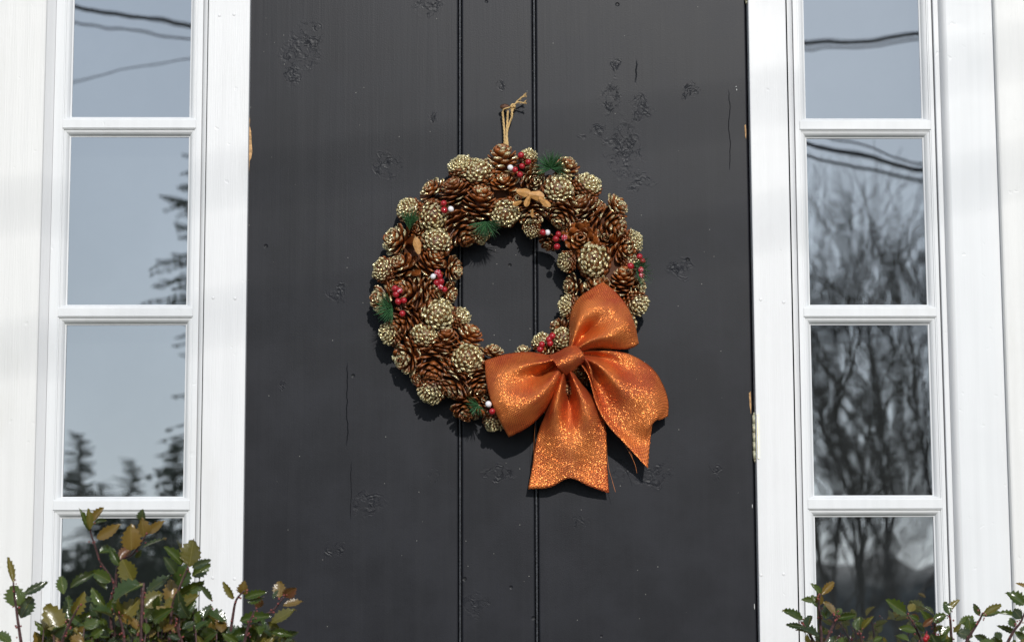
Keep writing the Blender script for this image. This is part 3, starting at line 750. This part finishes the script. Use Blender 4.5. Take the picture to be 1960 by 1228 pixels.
rt = H([[(1104,674),(1110,679),(1114,684),(1116,690),(1112,697)],
 [(1146,671),(1147,683),(1145,698),(1138,713),(1127,722)],
 [(1203,677),(1193,704),(1178,732),(1160,757),(1141,772)],
 [(1252,708),(1236,742),(1211,777),(1186,802),(1162,812)],
 [(1277,757),(1259,788),(1240,815),(1222,838),(1200,853)],
 [(1279,796),(1264,803),(1250,808),(1244,850),(1240,896)]],
 [[.136,.128,.142,.128,.138],[.128,.112,.152,.116,.140],[.112,.114,.140,.112,.126],[.096,.116,.112,.104,.110],[.080,.096,.098,.086,.098],[.072,.080,.088,.078,.088]])
patch('bow_tail', rt, label='right tail of the orange bow with a notched end', seed=5)
bt = H([[(1074,705),(1080,706),(1085,707),(1089,707),(1093,706)],
 [(1065,738),(1074,732),(1088,744),(1102,734),(1116,738)],
 [(1048,782),(1062,778),(1090,794),(1122,786),(1147,772)],
 [(1029,832),(1055,832),(1090,842),(1130,842),(1160,822)],
 [(1020,885),(1050,885),(1090,884),(1130,888),(1162,884)],
 [(1011,935),(1052,932),(1090,915),(1128,930),(1166,944)]],
 [[.134,.140,.126,.140,.134],[.116,.152,.100,.152,.118],[.104,.140,.108,.136,.104],[.090,.108,.112,.104,.094],[.078,.086,.096,.086,.078],[.070,.076,.084,.078,.066]])
patch('bow_tail', bt, label='lower tail of the orange bow with a notched end', seed=6)
patch('bow_knot', H([[(1050,680),(1066,674),(1084,664),(1101,660)],[(1060,692),(1076,684),(1093,674),(1110,668)],[(1070,705),(1086,696),(1102,686),(1118,679)],[(1084,718),(1098,708),(1110,698),(1122,690)]],
 [[.141,.144,.146,.144],[.158,.163,.164,.159],[.158,.164,.164,.158],[.138,.143,.143,.139]]), 8, label='flat band wrapped round the middle of the bow', wob=.0012, seed=7, frayed=False)
patch('bow_fold', H([[(1112,682),(1118,684),(1124,688)],[(1120,694),(1128,700),(1134,712)],[(1126,712),(1132,720),(1138,740)],[(1132,740),(1140,748),(1150,775)]],
 [[.142,.150,.142],[.136,.150,.140],[.130,.142,.130],[.118,.128,.118]]), 6, wob=.0004, seed=8, frayed=False)
m = MB()
for pts in ([(1160,845,.09),(1164,890,.085),(1172,920,.082),(1178,941,.08)], [(1205,858,.09),(1210,875,.092),(1216,890,.09),(1219,905,.085)], [(1024,815,.10),(1022,860,.085),(1026,905,.08)],[(1196,850,.09),(1206,868,.095),(1212,880,.09)]):
    m.tube(crv([P(p[0], p[1], p[2]*.6-.01) for p in pts], 6), .00035, 4)
m.build('loose_thread', simple('copper_thread', (.75, .25, .08), .4, .3), bow)

# ------------------------------------------------------------------ holly bushes
def leaf_mat(name, c, c2, back, rough):
    t = NT(name); oi = t.n('ObjectInfo'); p = t.objc(); sx = t.n('SeparateXYZ'); t.l(p, sx.inputs[0])
    geo = t.n('NewGeometry'); nz = t.noise(t.pos(), 160, 3)
    mid = t.ramp(t.math('ABSOLUTE', sx.outputs[1]), .0, .035, 1.0, 0.0)
    vein = t.ramp(t.math('ABSOLUTE', t.math('SINE', t.math('MULTIPLY', t.math('SUBTRACT', sx.outputs[0], t.math('MULTIPLY', t.math('ABSOLUTE', sx.outputs[1]), .7)), 26))), .0, .25, 1.0, 0.0)
    rn = t.math('ADD', t.math('MULTIPLY', oi.outputs['Random'], .7), t.math('MULTIPLY', nz, .3))
    f = t.mix(rn, c, c2); f = t.mix(t.math('MULTIPLY', mid, .6), f, (.30, .26, .08)); f = t.mix(t.math('MULTIPLY', vein, .14), f, (.2, .2, .06))
    b = t.mix(rn, back, tuple(x*.7 for x in back)); b = t.mix(t.math('MULTIPLY', mid, .7), b, (.35, .16, .08))
    cc = t.mix(geo.outputs['Backfacing'], f, b)
    rg = t.math('ADD', rough, t.math('MULTIPLY', geo.outputs['Backfacing'], .3))
    bs = t.bsdf(Base_Color=cc, Roughness=rg, Specular_IOR_Level=.6, Normal=t.bump(t.math('ADD', t.math('MULTIPLY', vein, -.5), nz), .35, .0015))
    tr = t.n('BsdfTranslucent'); t.l(t.mix(.5, cc, (.35, .35, .04)), tr.inputs[0])
    ms = t.n('MixShader'); ms.inputs[0].default_value = .16; t.l(bs.outputs[0], ms.inputs[1]); t.l(tr.outputs[0], ms.inputs[2])
    return t.done(ms)
LM = {'g': leaf_mat('holly_green', (.020, .046, .010), (.070, .100, .016), (.14, .15, .04), .16),
      'd': leaf_mat('holly_dark_green', (.015, .030, .014), (.035, .055, .022), (.10, .11, .045), .17),
      'o': leaf_mat('holly_olive', (.085, .085, .016), (.17, .13, .025), (.24, .18, .05), .24),
      'b': leaf_mat('holly_bronze', (.13, .080, .020), (.21, .125, .028), (.27, .16, .06), .26),
      'r': leaf_mat('holly_red_brown', (.10, .030, .016), (.15, .055, .025), (.20, .08, .05), .28),
      's': leaf_mat('holly_shiny', (.03, .05, .022), (.06, .075, .03), (.28, .27, .14), .10)}
def leaf_variant(spiny, curl, fold, twist, seed):
    """unit leaf: base at origin, tip at +X=1, half width 1 in Y (scaled later), normal +Z"""
    r = random.Random(seed); m = MB(); n = 12; vs = []; fs = []
    for i in range(n+1):
        u = i/n; env = (math.sin(math.pi*min(1, u*.96+.02))**.75)*(1-.25*u) if u > 0 else .03
        sp = (1.0+spiny if i % 2 == 1 else .86)
        for j, v in enumerate((-1, -.55, 0, .55, 1)):
            ww = env*(sp if abs(v) == 1 else 1)
            x = u + (.035 if (abs(v) == 1 and i % 2 == 1) else 0)
            z = fold*abs(v)*env*.5 - curl*u*u + (.05*(1 if i % 2 else -1)*abs(v) if abs(v) == 1 else 0) + .03*math.sin(7*u+seed)*v
            vs.append((x, v*ww, z + twist*u*v*.3))
    vs[-3] = (1.06, 0, vs[-3][2])
    for k in (-5, -4, -2, -1): vs[k] = (1.0, vs[k][1]*.15, vs[k][2])
    for i in range(n):
        for j in range(4): fs.append((i*5+j, (i+1)*5+j, (i+1)*5+j+1, i*5+j+1))
    m.add(vs, fs, True); return m
LV = [leaf_variant(*a) for a in ((.17, .12, .5, 0, 1), (.22, .3, .8, .4, 2), (.13, .05, .35, -.4, 3), (.24, .5, .9, .2, 4))]
LMESH = {(i, k): LV[i].mesh('leaf', LM[k]) for i in range(len(LV)) for k in LM}
bark = simple('holly_stem_bark', (.075, .035, .035), .5, 0, .4, 200, .4)
def put_leaf(parent, b, t, wr, kind, roll=None, buf=None):
    d = t-b; L = d.length; d = d/L; L *= 1.06
    toc = (CAM-b).normalized(); nr = (toc - d*toc.dot(d)).normalized()
    up = Vector((0, 0, 1)); nr = (nr*.85 + (up-d*up.dot(d))*.35).normalized(); nr = (nr-d*nr.dot(d)).normalized()
    if roll is None: roll = random.gauss(0, .45) + (math.pi if random.random() < .22 and kind in 'ob' else 0)
    nr = Quaternion(d, roll) @ nr; y = nr.cross(d)
    W = L*wr*.5*1.26
    mw = Matrix(((d.x*L, y.x*W, nr.x*L*.6, b.x), (d.y*L, y.y*W, nr.y*L*.6, b.y), (d.z*L, y.z*W, nr.z*L*.6, b.z), (0, 0, 0, 1)))
    vi = random.randrange(len(LV))
    if buf is not None: buf[kind].add([mw @ Vector(v) for v in LV[vi].v], LV[vi].f, True); return
    put('leaf', LMESH[(vi, kind)], parent, mw)
def bush(name, ox, oy, sc, hb, stems, leaves, rnd, xr, label, berries=()):
    def Q(x, y, h=0): return P(ox+x/sc, oy+y/sc, hb+h)
    ys = [s[0] for s in stems]
    base = Q(sum(s[0][0] for s in stems)/len(stems), 1000); base = Vector((base.x, -hb, 0))
    e = empty(name, base, label, 'bush', 'holly bushes in front of the house')
    paths = []
    for k, s in enumerate(stems):
        h0 = random.uniform(-.06, .08); pts = [Q(x, y, h0+.01*i) for i, (x, y) in enumerate(s)]
        low = Vector((base.x+(pts[0].x-base.x)*.25, base.y+random.uniform(-.08, .08), 0))
        mid = Vector((base.x+(pts[0].x-base.x)*.8, pts[0].y, pts[0].z*.6))
        cp = crv(pts, 6); full = [low, low.lerp(mid, .5), mid]+cp; n = len(full)
        thick = .0052 if len(s) < 3 and s[-1][0] in (865,) else .0034
        rad = [.007, .006, .0045]+[.0030-.0019*(i/len(cp)) for i in range(len(cp))]
        if thick > .004: rad = [.006, .005, .004]+[.0032]*len(cp)
        m = MB(); m.tube(full, rad, 6); m.build('branch', bark, e)
        paths.append(crv(pts, 8))
    cnt = 0
    for (bx, by, tx, ty, wr, k) in leaves:
        h = random.uniform(-.03, .05); dh = random.uniform(-.012, .02)
        put_leaf(e, Q(bx, by, h), Q(tx, ty, h+dh), wr, k, random.gauss(0, .35)); cnt += 1
    # leaves that fill the lower, denser part of the picture
    back = {k: MB() for k in LM}
    for i in range(rnd+160):
        x, y = xr(random); a = random.uniform(20, 160) if random.random() < .7 else random.uniform(-40, 220); L = random.uniform(60, 115)*sc/3.2
        h = random.uniform(-.10, .06)
        b = Q(x, y, h); t = Q(x+L*math.cos(R_(a)), y-L*math.sin(R_(a)), h+random.uniform(-.02, .03))
        if i >= rnd:
            off = Vector((0, .07, -.015)); put_leaf(e, b+off, t+off, random.uniform(.35, .65), random.choice('ggdddoo'), None, back); continue
        put_leaf(e, b, t, random.uniform(.35, .65), random.choice('ggggdddooobs')); cnt += 1
        if i % 3 == 0:
            m = MB(); c = b+Vector((random.uniform(-.01, .01), .01, -.06)); m.tube([c, b], [.0018, .001], 5); m.build('twig', bark, e)
    for k, mb in back.items():
        if mb.v: setp(mb.build('inner_foliage', LM[k], e), kind='stuff')
    # body of the bush below the picture
    buf = {k: MB() for k in LM}; xs = [Q(0 if ox < 900 else 150, 900).x-.1, Q(1750 if ox < 900 else 1990, 900).x+.1]; zt = Q(0, 930).z
    cxm, hw = (xs[0]+xs[1])/2, (xs[1]-xs[0])/2
    for i in range(2600):
        z = random.uniform(.12, zt-.02); a = random.uniform(0, 6.283); rr = random.uniform(.72, 1.0)*min(1, .55+.5*math.sin(math.pi*min(1, z/zt*.8+.12)))
        b = Vector((cxm+hw*rr*math.cos(a), -hb+.26*rr*math.sin(a), z))
        if b.y > -.10: b.y = -.10
        dd = Vector((math.cos(a), math.sin(a), random.uniform(-.2, .8))).normalized()*random.uniform(.025, .042)
        put_leaf(e, b, b+dd, random.uniform(.4, .65), random.choice('gggdddoos'), random.uniform(-1, 1), buf)
    for k, mb in buf.items():
        if mb.v: setp(mb.build('lower_foliage', LM[k], e), kind='stuff')
    for (x, y) in berries:
        m = MB(); c = Q(x, y, .03); m.sphere(c, .0048, 12, 8); m.sphere(c+Vector((0, -.0048, -.001)), .0008, 5, 4); m.tube([c, c+Vector((.002, .008, .01))], .0007, 4); m.build('berry', M['red'], e)
    # small dark flower buds along the stems
    for pth in paths:
        m = MB()
        for i in range(14):
            p = random.choice(pth)+Vector((random.uniform(-.006, .006), random.uniform(-.006, .002), random.uniform(-.006, .006))); m.sphere(p, random.uniform(.0012, .0020), 5, 4)
        setp(m.build('buds', M['bud'], e), kind='stuff')
    return e
M['bud'] = simple('reddish_holly_bud', (.22, .05, .045), .5, 0, .4, 300)
LS = [[(128,915),(105,760),(88,620),(80,550)],[(682,960),(668,690),(690,560),(610,430),(575,330),(548,245),(552,195)],[(852,960),(865,552)],[(690,960),(705,760),(700,560),(722,430),(800,380),(858,300),(890,255)],
 [(1020,960),(1042,700),(1082,590),(1142,450)],[(370,960),(385,880),(430,780),(480,690)],[(1380,960),(1408,760),(1430,655),(1480,600)],[(1560,960),(1570,780),(1650,720),(1720,635)],[(1235,960),(1240,800),(1275,680)],
 [(560,960),(600,850),(560,740)],[(760,960),(740,820),(700,700)],[(1120,960),(1080,850),(1060,760)],[(1470,960),(1500,820),(1540,720)]]
LL = [(82,560,50,400,.2,'o'),(95,700,85,572,.8,'g'),(140,625,282,550,.3,'d'),(125,765,190,640,.6,'s'),(70,920,-20,850,.45,'g'),
 (540,240,490,115,.25,'g'),(545,232,535,110,.3,'o'),(560,185,612,100,.4,'b'),(565,200,638,170,.3,'d'),(585,285,718,208,.35,'b'),(600,372,692,345,.6,'g'),
 (795,357,792,215,.65,'b'),(870,275,862,172,.65,'b'),(895,252,988,185,.38,'b'),(862,178,855,120,.7,'s'),(862,340,992,285,.35,'s'),(725,412,785,340,.6,'r'),
 (820,402,852,358,.4,'s'),(725,450,668,360,.4,'g'),(805,540,742,420,.72,'o'),(425,582,558,490,.3,'d'),(672,545,560,485,.5,'g'),(645,595,570,500,.35,'d'),(385,620,368,515,.5,'g'),
 (690,672,825,548,.7,'g'),(1102,442,1018,342,.42,'g'),(1062,492,1008,410,.5,'d'),(1145,456,1168,300,.82,'o'),(1162,462,1268,415,.35,'s'),(1162,512,1265,443,.5,'g'),(1082,577,1128,450,.8,'g'),
 (1030,682,1038,542,.6,'b'),(885,612,1025,512,.4,'d'),(1085,625,1218,555,.5,'g'),(868,700,972,615,.65,'o'),(698,802,842,652,.45,'o'),(880,785,1002,705,.6,'s'),(742,765,688,662,.5,'s'),
 (1068,712,1188,628,.42,'o'),(372,852,283,692,.62,'o'),(332,872,220,805,.32,'g'),(430,790,408,638,.42,'g'),(440,742,505,635,.45,'o'),(460,702,578,640,.35,'d'),(440,802,572,735,.36,'g'),
 (490,895,592,850,.6,'d'),(642,702,552,598,.42,'g'),(1282,662,1213,568,.25,'s'),(1200,800,1130,705,.6,'g'),(1372,802,1238,718,.5,'g'),(1412,652,1352,552,.3,'o'),(1470,622,1472,556,.7,'b'),
 (1480,642,1600,608,.32,'g'),(1490,665,1592,645,.3,'g'),(1690,642,1690,546,.7,'b'),(1715,632,1785,588,.6,'r'),(1712,690,1824,665,.42,'b'),(1655,650,1680,598,.5,'s'),(1450,782,1622,750,.32,'g'),
 (1570,702,1560,635,.5,'r'),(1640,792,1778,718,.42,'o'),(1648,850,1755,862,.35,'g'),(1340,852,1340,775,.7,'b'),(1400,882,1532,838,.45,'g'),(1630,915,1685,868,.5,'o'),
 (660,880,520,785,.5,'g'),(860,880,990,830,.45,'g'),(1090,870,1200,820,.5,'g'),(1100,830,1180,790,.4,'d'),(1000,840,985,760,.6,'o'),(1260,860,1300,800,.5,'o'),(730,890,745,760,.4,'d')]
def lx(r):
    x = r.uniform(240, 1750); top = 760 if x < 600 else 640+abs(x-900)*.05 if x < 1250 else 790; 
    return x, r.uniform(top+40, 1060)
bush('holly_bush', 0, 940, 3.161, .55, LS, LL, 220, lx, 'tall glossy green and bronze holly bush in front of the left window')
RS = [[(505,760),(490,520),(480,400),(490,325)],[(515,700),(600,510),(612,465)],[(480,740),(400,590),(350,520)],[(800,760),(790,671),(770,585)],[(1260,760),(1190,590),(1120,470)],[(1440,760),(1430,540),(1420,465)],
 [(1500,760),(1560,640),(1640,510),(1660,460)],[(1800,760),(1880,600),(1940,520),(1985,400)],[(1320,760),(1315,600),(1310,530)]]
RL = [(490,330,438,252,.42,'g'),(500,332,588,234,.35,'b'),(480,405,490,325,.55,'b'),(478,425,430,335,.5,'g'),(440,375,364,365,.35,'g'),(600,472,523,385,.5,'b'),(600,485,645,425,.45,'g'),
 (530,502,530,408,.6,'g'),(610,500,745,472,.3,'g'),(610,522,690,513,.32,'g'),(368,512,234,443,.35,'g'),(372,560,250,545,.3,'d'),(402,565,412,478,.7,'d'),(482,642,348,568,.5,'d'),
 (512,602,480,540,.5,'g'),(402,680,398,618,.5,'o'),(772,590,768,495,.75,'g'),(788,582,855,492,.3,'o'),(1112,470,978,372,.4,'g'),(1130,452,1168,398,.7,'o'),(1150,470,1208,500,.3,'r'),
 (1182,592,1068,568,.4,'g'),(1132,664,1038,618,.4,'g'),(872,664,932,636,.5,'g'),(962,668,950,635,.5,'o'),(1310,542,1385,468,.6,'g'),(1290,522,1228,458,.42,'g'),(1312,474,1215,408,.3,'s'),
 (1420,472,1388,385,.62,'g'),(1430,452,1478,362,.4,'o'),(1310,602,1365,555,.4,'o'),(1490,542,1592,488,.4,'g'),(1580,592,1560,498,.8,'g'),(1640,482,1600,398,.42,'d'),(1662,472,1792,403,.3,'o'),
 (1650,482,1782,453,.35,'g'),(1592,632,1478,598,.6,'d'),(1600,622,1692,652,.42,'d'),(1962,402,1848,318,.6,'g'),(1975,282,1912,243,.35,'b'),(1942,502,1888,438,.8,'d'),(1902,492,1788,448,.3,'g'),
 (1892,562,1858,498,.7,'g'),(1882,602,1793,558,.32,'d'),(1792,652,1758,598,.65,'d'),(1200,520,1140,480,.4,'g'),(1240,600,1180,520,.4,'g'),(1360,640,1420,560,.5,'g'),(1230,560,1300,500,.4,'r'),
 (1400,620,1350,570,.6,'d'),(1450,600,1500,540,.4,'o'),(1960,640,1900,600,.5,'g'),(1940,600,1985,550,.6,'g'),(600,680,560,640,.5,'o'),(620,690,650,640,.5,'g'),(560,700,620,650,.4,'d')]
def rx(r):
    x = r.choice([r.uniform(350, 700), r.uniform(1050, 1700), r.uniform(1750, 2000)]); return x, r.uniform(700, 900)
bush('holly_bush', 1440, 1050, 3.769, .38, RS, RL, 90, rx, 'low holly bush with red berries at the lower right, in front of the right window', [(1258,635),(1325,650),(1342,664),(1362,652),(1310,668),(1250,650)])

# ------------------------------------------------------------------ across the road: what the window glass mirrors
M['conifer'] = simple('conifer_needles', (.028, .045, .022), .8, 0, .4, 3, 0)
M['barebark'] = simple('bare_tree_bark', (.085, .075, .065), .9, 0, .3, 6, 0)
M['cable'] = simple('black_cable', (.015, .015, .016), .6)
def conifer_mesh(Hh, Rr, seed):
    r = random.Random(seed); m = MB(); z = Hh*.06
    while z < Hh*.985:
        f = z/Hh; L0 = Rr*(1-f)**.8*(.75+.5*r.random())+.12; nb = 7 if f < .8 else 5
        for b in range(nb):
            a = r.uniform(0, 6.283); L = L0*r.uniform(.7, 1.1); dz = r.uniform(-.1, .3)*(1 if f < .7 else 2)
            prev = Vector((0, 0, z)); ns = 9
            for s in range(ns):
                u0, u1 = s/ns, (s+1)/ns
                p0 = Vector((math.cos(a)*L*u0, math.sin(a)*L*u0, z+L*(dz*u0-.35*u0*u0+.12*u0**3))); p1 = Vector((math.cos(a)*L*u1, math.sin(a)*L*u1, z+L*(dz*u1-.35*u1*u1+.12*u1**3)))
                sd = Vector((-math.sin(a), math.cos(a), 0))
                for q in range(4):
                    wv = L*.20*(1-u0*.75)*r.uniform(.4, 1); v = (sd*r.choice((-1, 1))+Vector((math.cos(a), math.sin(a), 0))*.8+Vector((0, 0, r.uniform(-.9, .3)))).normalized()
                    m.add([p0, p1, p0+v*wv+Vector((0, 0, -.05))], [(0, 1, 2)])
        z += Hh/85
    return m
def place_tree(kind, i, x, y, s, rz, label, group):
    e = empty({'c': 'conifer_tree', 'b': 'bare_tree'}[kind], (x, y, 0), label, 'tree', group)
    for nm, me in TREES[(kind, i)]:
        o = bpy.data.objects.new(nm, me); col.objects.link(o); o.parent = e
    e.scale = (s, s, s); e.rotation_euler.z = rz
    return e
def bare_mesh(Hh, seed, spread):
    r = random.Random(seed); tr = MB(); cr = MB()
    def grow(p, d, L, rad, lv):
        m = tr if lv < 1 else cr; n = 4; pts = [p]; q = p.copy(); dd = d.copy()
        for i in range(n):
            dd = (dd+Vector((r.gauss(0, .09), r.gauss(0, .09), r.gauss(.03, .05)))).normalized(); q = q+dd*L/n; pts.append(q.copy())
        m.tube(pts, [max(.006, rad*(1-.11*i)) for i in range(n+1)], 3 if lv > 2 else 4 if lv else 7, False)
        if lv >= 5: return
        for k in range(4 if lv < 2 else 3):
            t = r.choice(pts[2:]) if k else pts[-1]; az = r.uniform(0, 6.283); an = r.uniform(.25, .75)*spread if k else .15
            o = dd.orthogonal().normalized(); o = Quaternion(dd, az) @ o; nd = (dd*math.cos(an)+o*math.sin(an)).normalized()
            grow(t, nd, L*r.uniform(.62, .85), rad*.58*r.uniform(.8, 1.1), lv+1)
    grow(Vector((0, 0, -.1)), Vector((0, 0, 1)), Hh*.30, Hh*.0085, 0); return tr, cr
TREES = {}
for i, (hh, rr) in enumerate(((10, 2.3), (7.2, 1.7))):
    t_ = MB(); t_.tube([(0, 0, -.1), (0, 0, hh*.97)], [hh*.018, .02], 8)
    TREES[('c', i)] = [('trunk', t_.mesh('trunk', M['barebark'])), ('crown', conifer_mesh(hh, rr, i+3).mesh('crown', M['conifer']))]
for i in range(3):
    a, b = bare_mesh(8.5, 20+i, (1.0, .8, .65)[i]); TREES[('b', i)] = [('trunk', a.mesh('trunk', M['barebark'])), ('crown', b.mesh('crown', M['barebark']))]
def tree_at(kind, i, px, pytop, dist, label, hgt):
    q = RP(px, pytop, dist); s = q.z/hgt
    place_tree(kind, i, q.x, -dist, s, random.uniform(0, 6), label, {'c': 'conifers mirrored in the left window', 'b': 'bare trees mirrored in the right window'}[kind])
tree_at('c', 0, 452, 190, 40, 'tall dark conifer mirrored at the right edge of the left window', 10)
tree_at('c', 1, 212, 845, 62, 'slim pointed conifer mirrored in the middle of the left window', 7.2)
tree_at('c', 1, 120, 790, 52, 'conifer mirrored at the left edge of the left window', 7.2)
tree_at('c', 0, 305, 800, 70, 'far conifer mirrored right of the slim pointed one', 10)
tree_at('c', 1, 168, 890, 58, 'short conifer mirrored low in the left window', 7.2)
tree_at('c', 0, 255, 950, 46, 'short broad conifer mirrored low in the left window', 10)
for k, (i, px, py, dd) in enumerate(((0, 1668, 290, 44), (1, 1790, 230, 40), (2, 1560, 300, 50), (1, 1615, 360, 66), (2, 1730, 310, 62), (2, 1590, 690, 75), (1, 1640, 740, 85), (2, 1745, 660, 70), (1, 1705, 780, 60))):
    tree_at('b', i, px, py, dd, ['twisted bare tree mirrored in the centre of the right window', 'tall bare tree mirrored at the right edge of the right window', 'upright bare tree mirrored at the left edge of the right window',
      'small far bare tree mirrored just left of centre in the right window', 'small far bare tree mirrored just right of centre in the right window',
      'low distant bare tree mirrored at the left of the lowest right pane', 'low distant bare tree mirrored left of centre in the lowest right pane', 'low distant bare tree mirrored at the right of the lowest right pane', 'lowest bare sapling mirrored right of centre in the lowest right pane'][k], 8.3)
tree_at('c', 1, 135, 960, 36, 'near dark conifer mirrored at the lower left of the left window', 7.2)
tree_at('c', 0, 335, 930, 38, 'near dark conifer mirrored at the lower right of the left window', 10)
tree_at('c', 1, 235, 985, 32, 'nearest dark conifer mirrored behind the tall holly', 7.2)
xa, xb = RP(40, 1000, 27).x, RP(430, 1000, 27).x; zh = RP(240, 1003, 27).z
hd = MB(); rr_ = random.Random(5)
for i in range(9000):
    c = Vector((rr_.uniform(xa, xb), -27+rr_.uniform(-.9, .9), rr_.uniform(.05, zh-.25))); c.z += .25*mnoise.noise(c*1.3)
    a, b = (Vector([rr_.uniform(-1, 1) for _ in range(3)]).normalized()*.10 for _ in range(2)); hd.add([c, c+a, c+b], [(0, 1, 2)])
he = empty('evergreen_hedge', ((xa+xb)/2, -27, 0), 'dark clipped evergreen hedge mirrored low in the left window behind the tall holly', 'hedge')
setp(hd.build('foliage', M['conifer'], he), kind='stuff')
hi = MB(); hi.box(xa+.1, xb-.1, -27.6, -26.4, 0, zh-.5); hi.build('inner_growth', M['conifer'], he)
hm = MB(); NX = 420; vs = []
for i in range(NX+1):
    x = -260+520*i/NX; hgt = 10.5+2.4*mnoise.noise(Vector((x*.03, 0, 3)))+1.3*mnoise.noise(Vector((x*.25, 1, 3)))+.9*mnoise.noise(Vector((x*.9, 5, 3)))
    for (yy, f) in ((-190, 0), (-200, .7), (-225, 1), (-280, 0)): vs.append((x, yy, hgt*f-.05))
hm.add(vs, [(i*4+j, i*4+j+1, (i+1)*4+j+1, (i+1)*4+j) for i in range(NX) for j in range(3)], True)
setp(hm.build('hill', simple('far_wooded_hill', (.085, .088, .080), .95, 0, .4, .5, 0)), kind='structure')
# cables over the road
cb = empty('utility_cable', (0, -14, 5), 'black overhead cables mirrored as curved lines in the window panes', 'cable')
def cable(f, rad, dist, x0=-200, x1=2300):
    m = MB(); pts = [RP(x, f(x), dist) for x in range(x0, x1, 60)]; m.tube(pts, rad, 6); m.build('strand', M['cable'], cb)
cable(lambda x: 92-7.4e-5*(x-1300)**2, .020, 13)
cable(lambda x: 104-6.5e-5*(x-1250)**2, .009, 13.2)
cable(lambda x: 285+.24*(x-1545)-.16*max(0, 1450-x), .022, 13)
cable(lambda x: 312+.20*(x-1545)-.20*max(0, 1450-x), .014, 13.4)
cable(lambda x: 262+.27*(x-1545)-.12*max(0, 1450-x)+1.5e-4*max(0, x-1545)**2, .010, 13.8)
cable(lambda x: -4+8e-5*(x-1500)**2, .006, 14)
pole = MB(); pole.tube([(19.5, -13.3, 0), (19.5, -13.3, 9.5)], [.16, .11], 10); o = pole.build('utility_pole', M['barebark']); setp(o, 'brown wooden utility pole beside the road, far right', 'pole')
pole = MB(); pole.tube([(-12.0, -13.3, 0), (-12.0, -13.3, 9.5)], [.16, .11], 10); o = pole.build('utility_pole', M['barebark']); setp(o, 'brown wooden utility pole beside the road, far left', 'pole')

# service drop high over the lawn: its soft shadow crosses the white boards
for a, b in (((300, 375), (2000, 122)), ((300, 640), (2000, 345))):
    m = MB(); n = 24; pts = []
    for i in range(-6, n+7):
        q = P(a[0]+(b[0]-a[0])*i/n, a[1]+(b[1]-a[1])*i/n); pts.append(q + SUN*((11.0+.02*i)/abs(SUN.y)))
    m.tube(pts, .0065, 6); m.build('strand', M['cable'], cb)
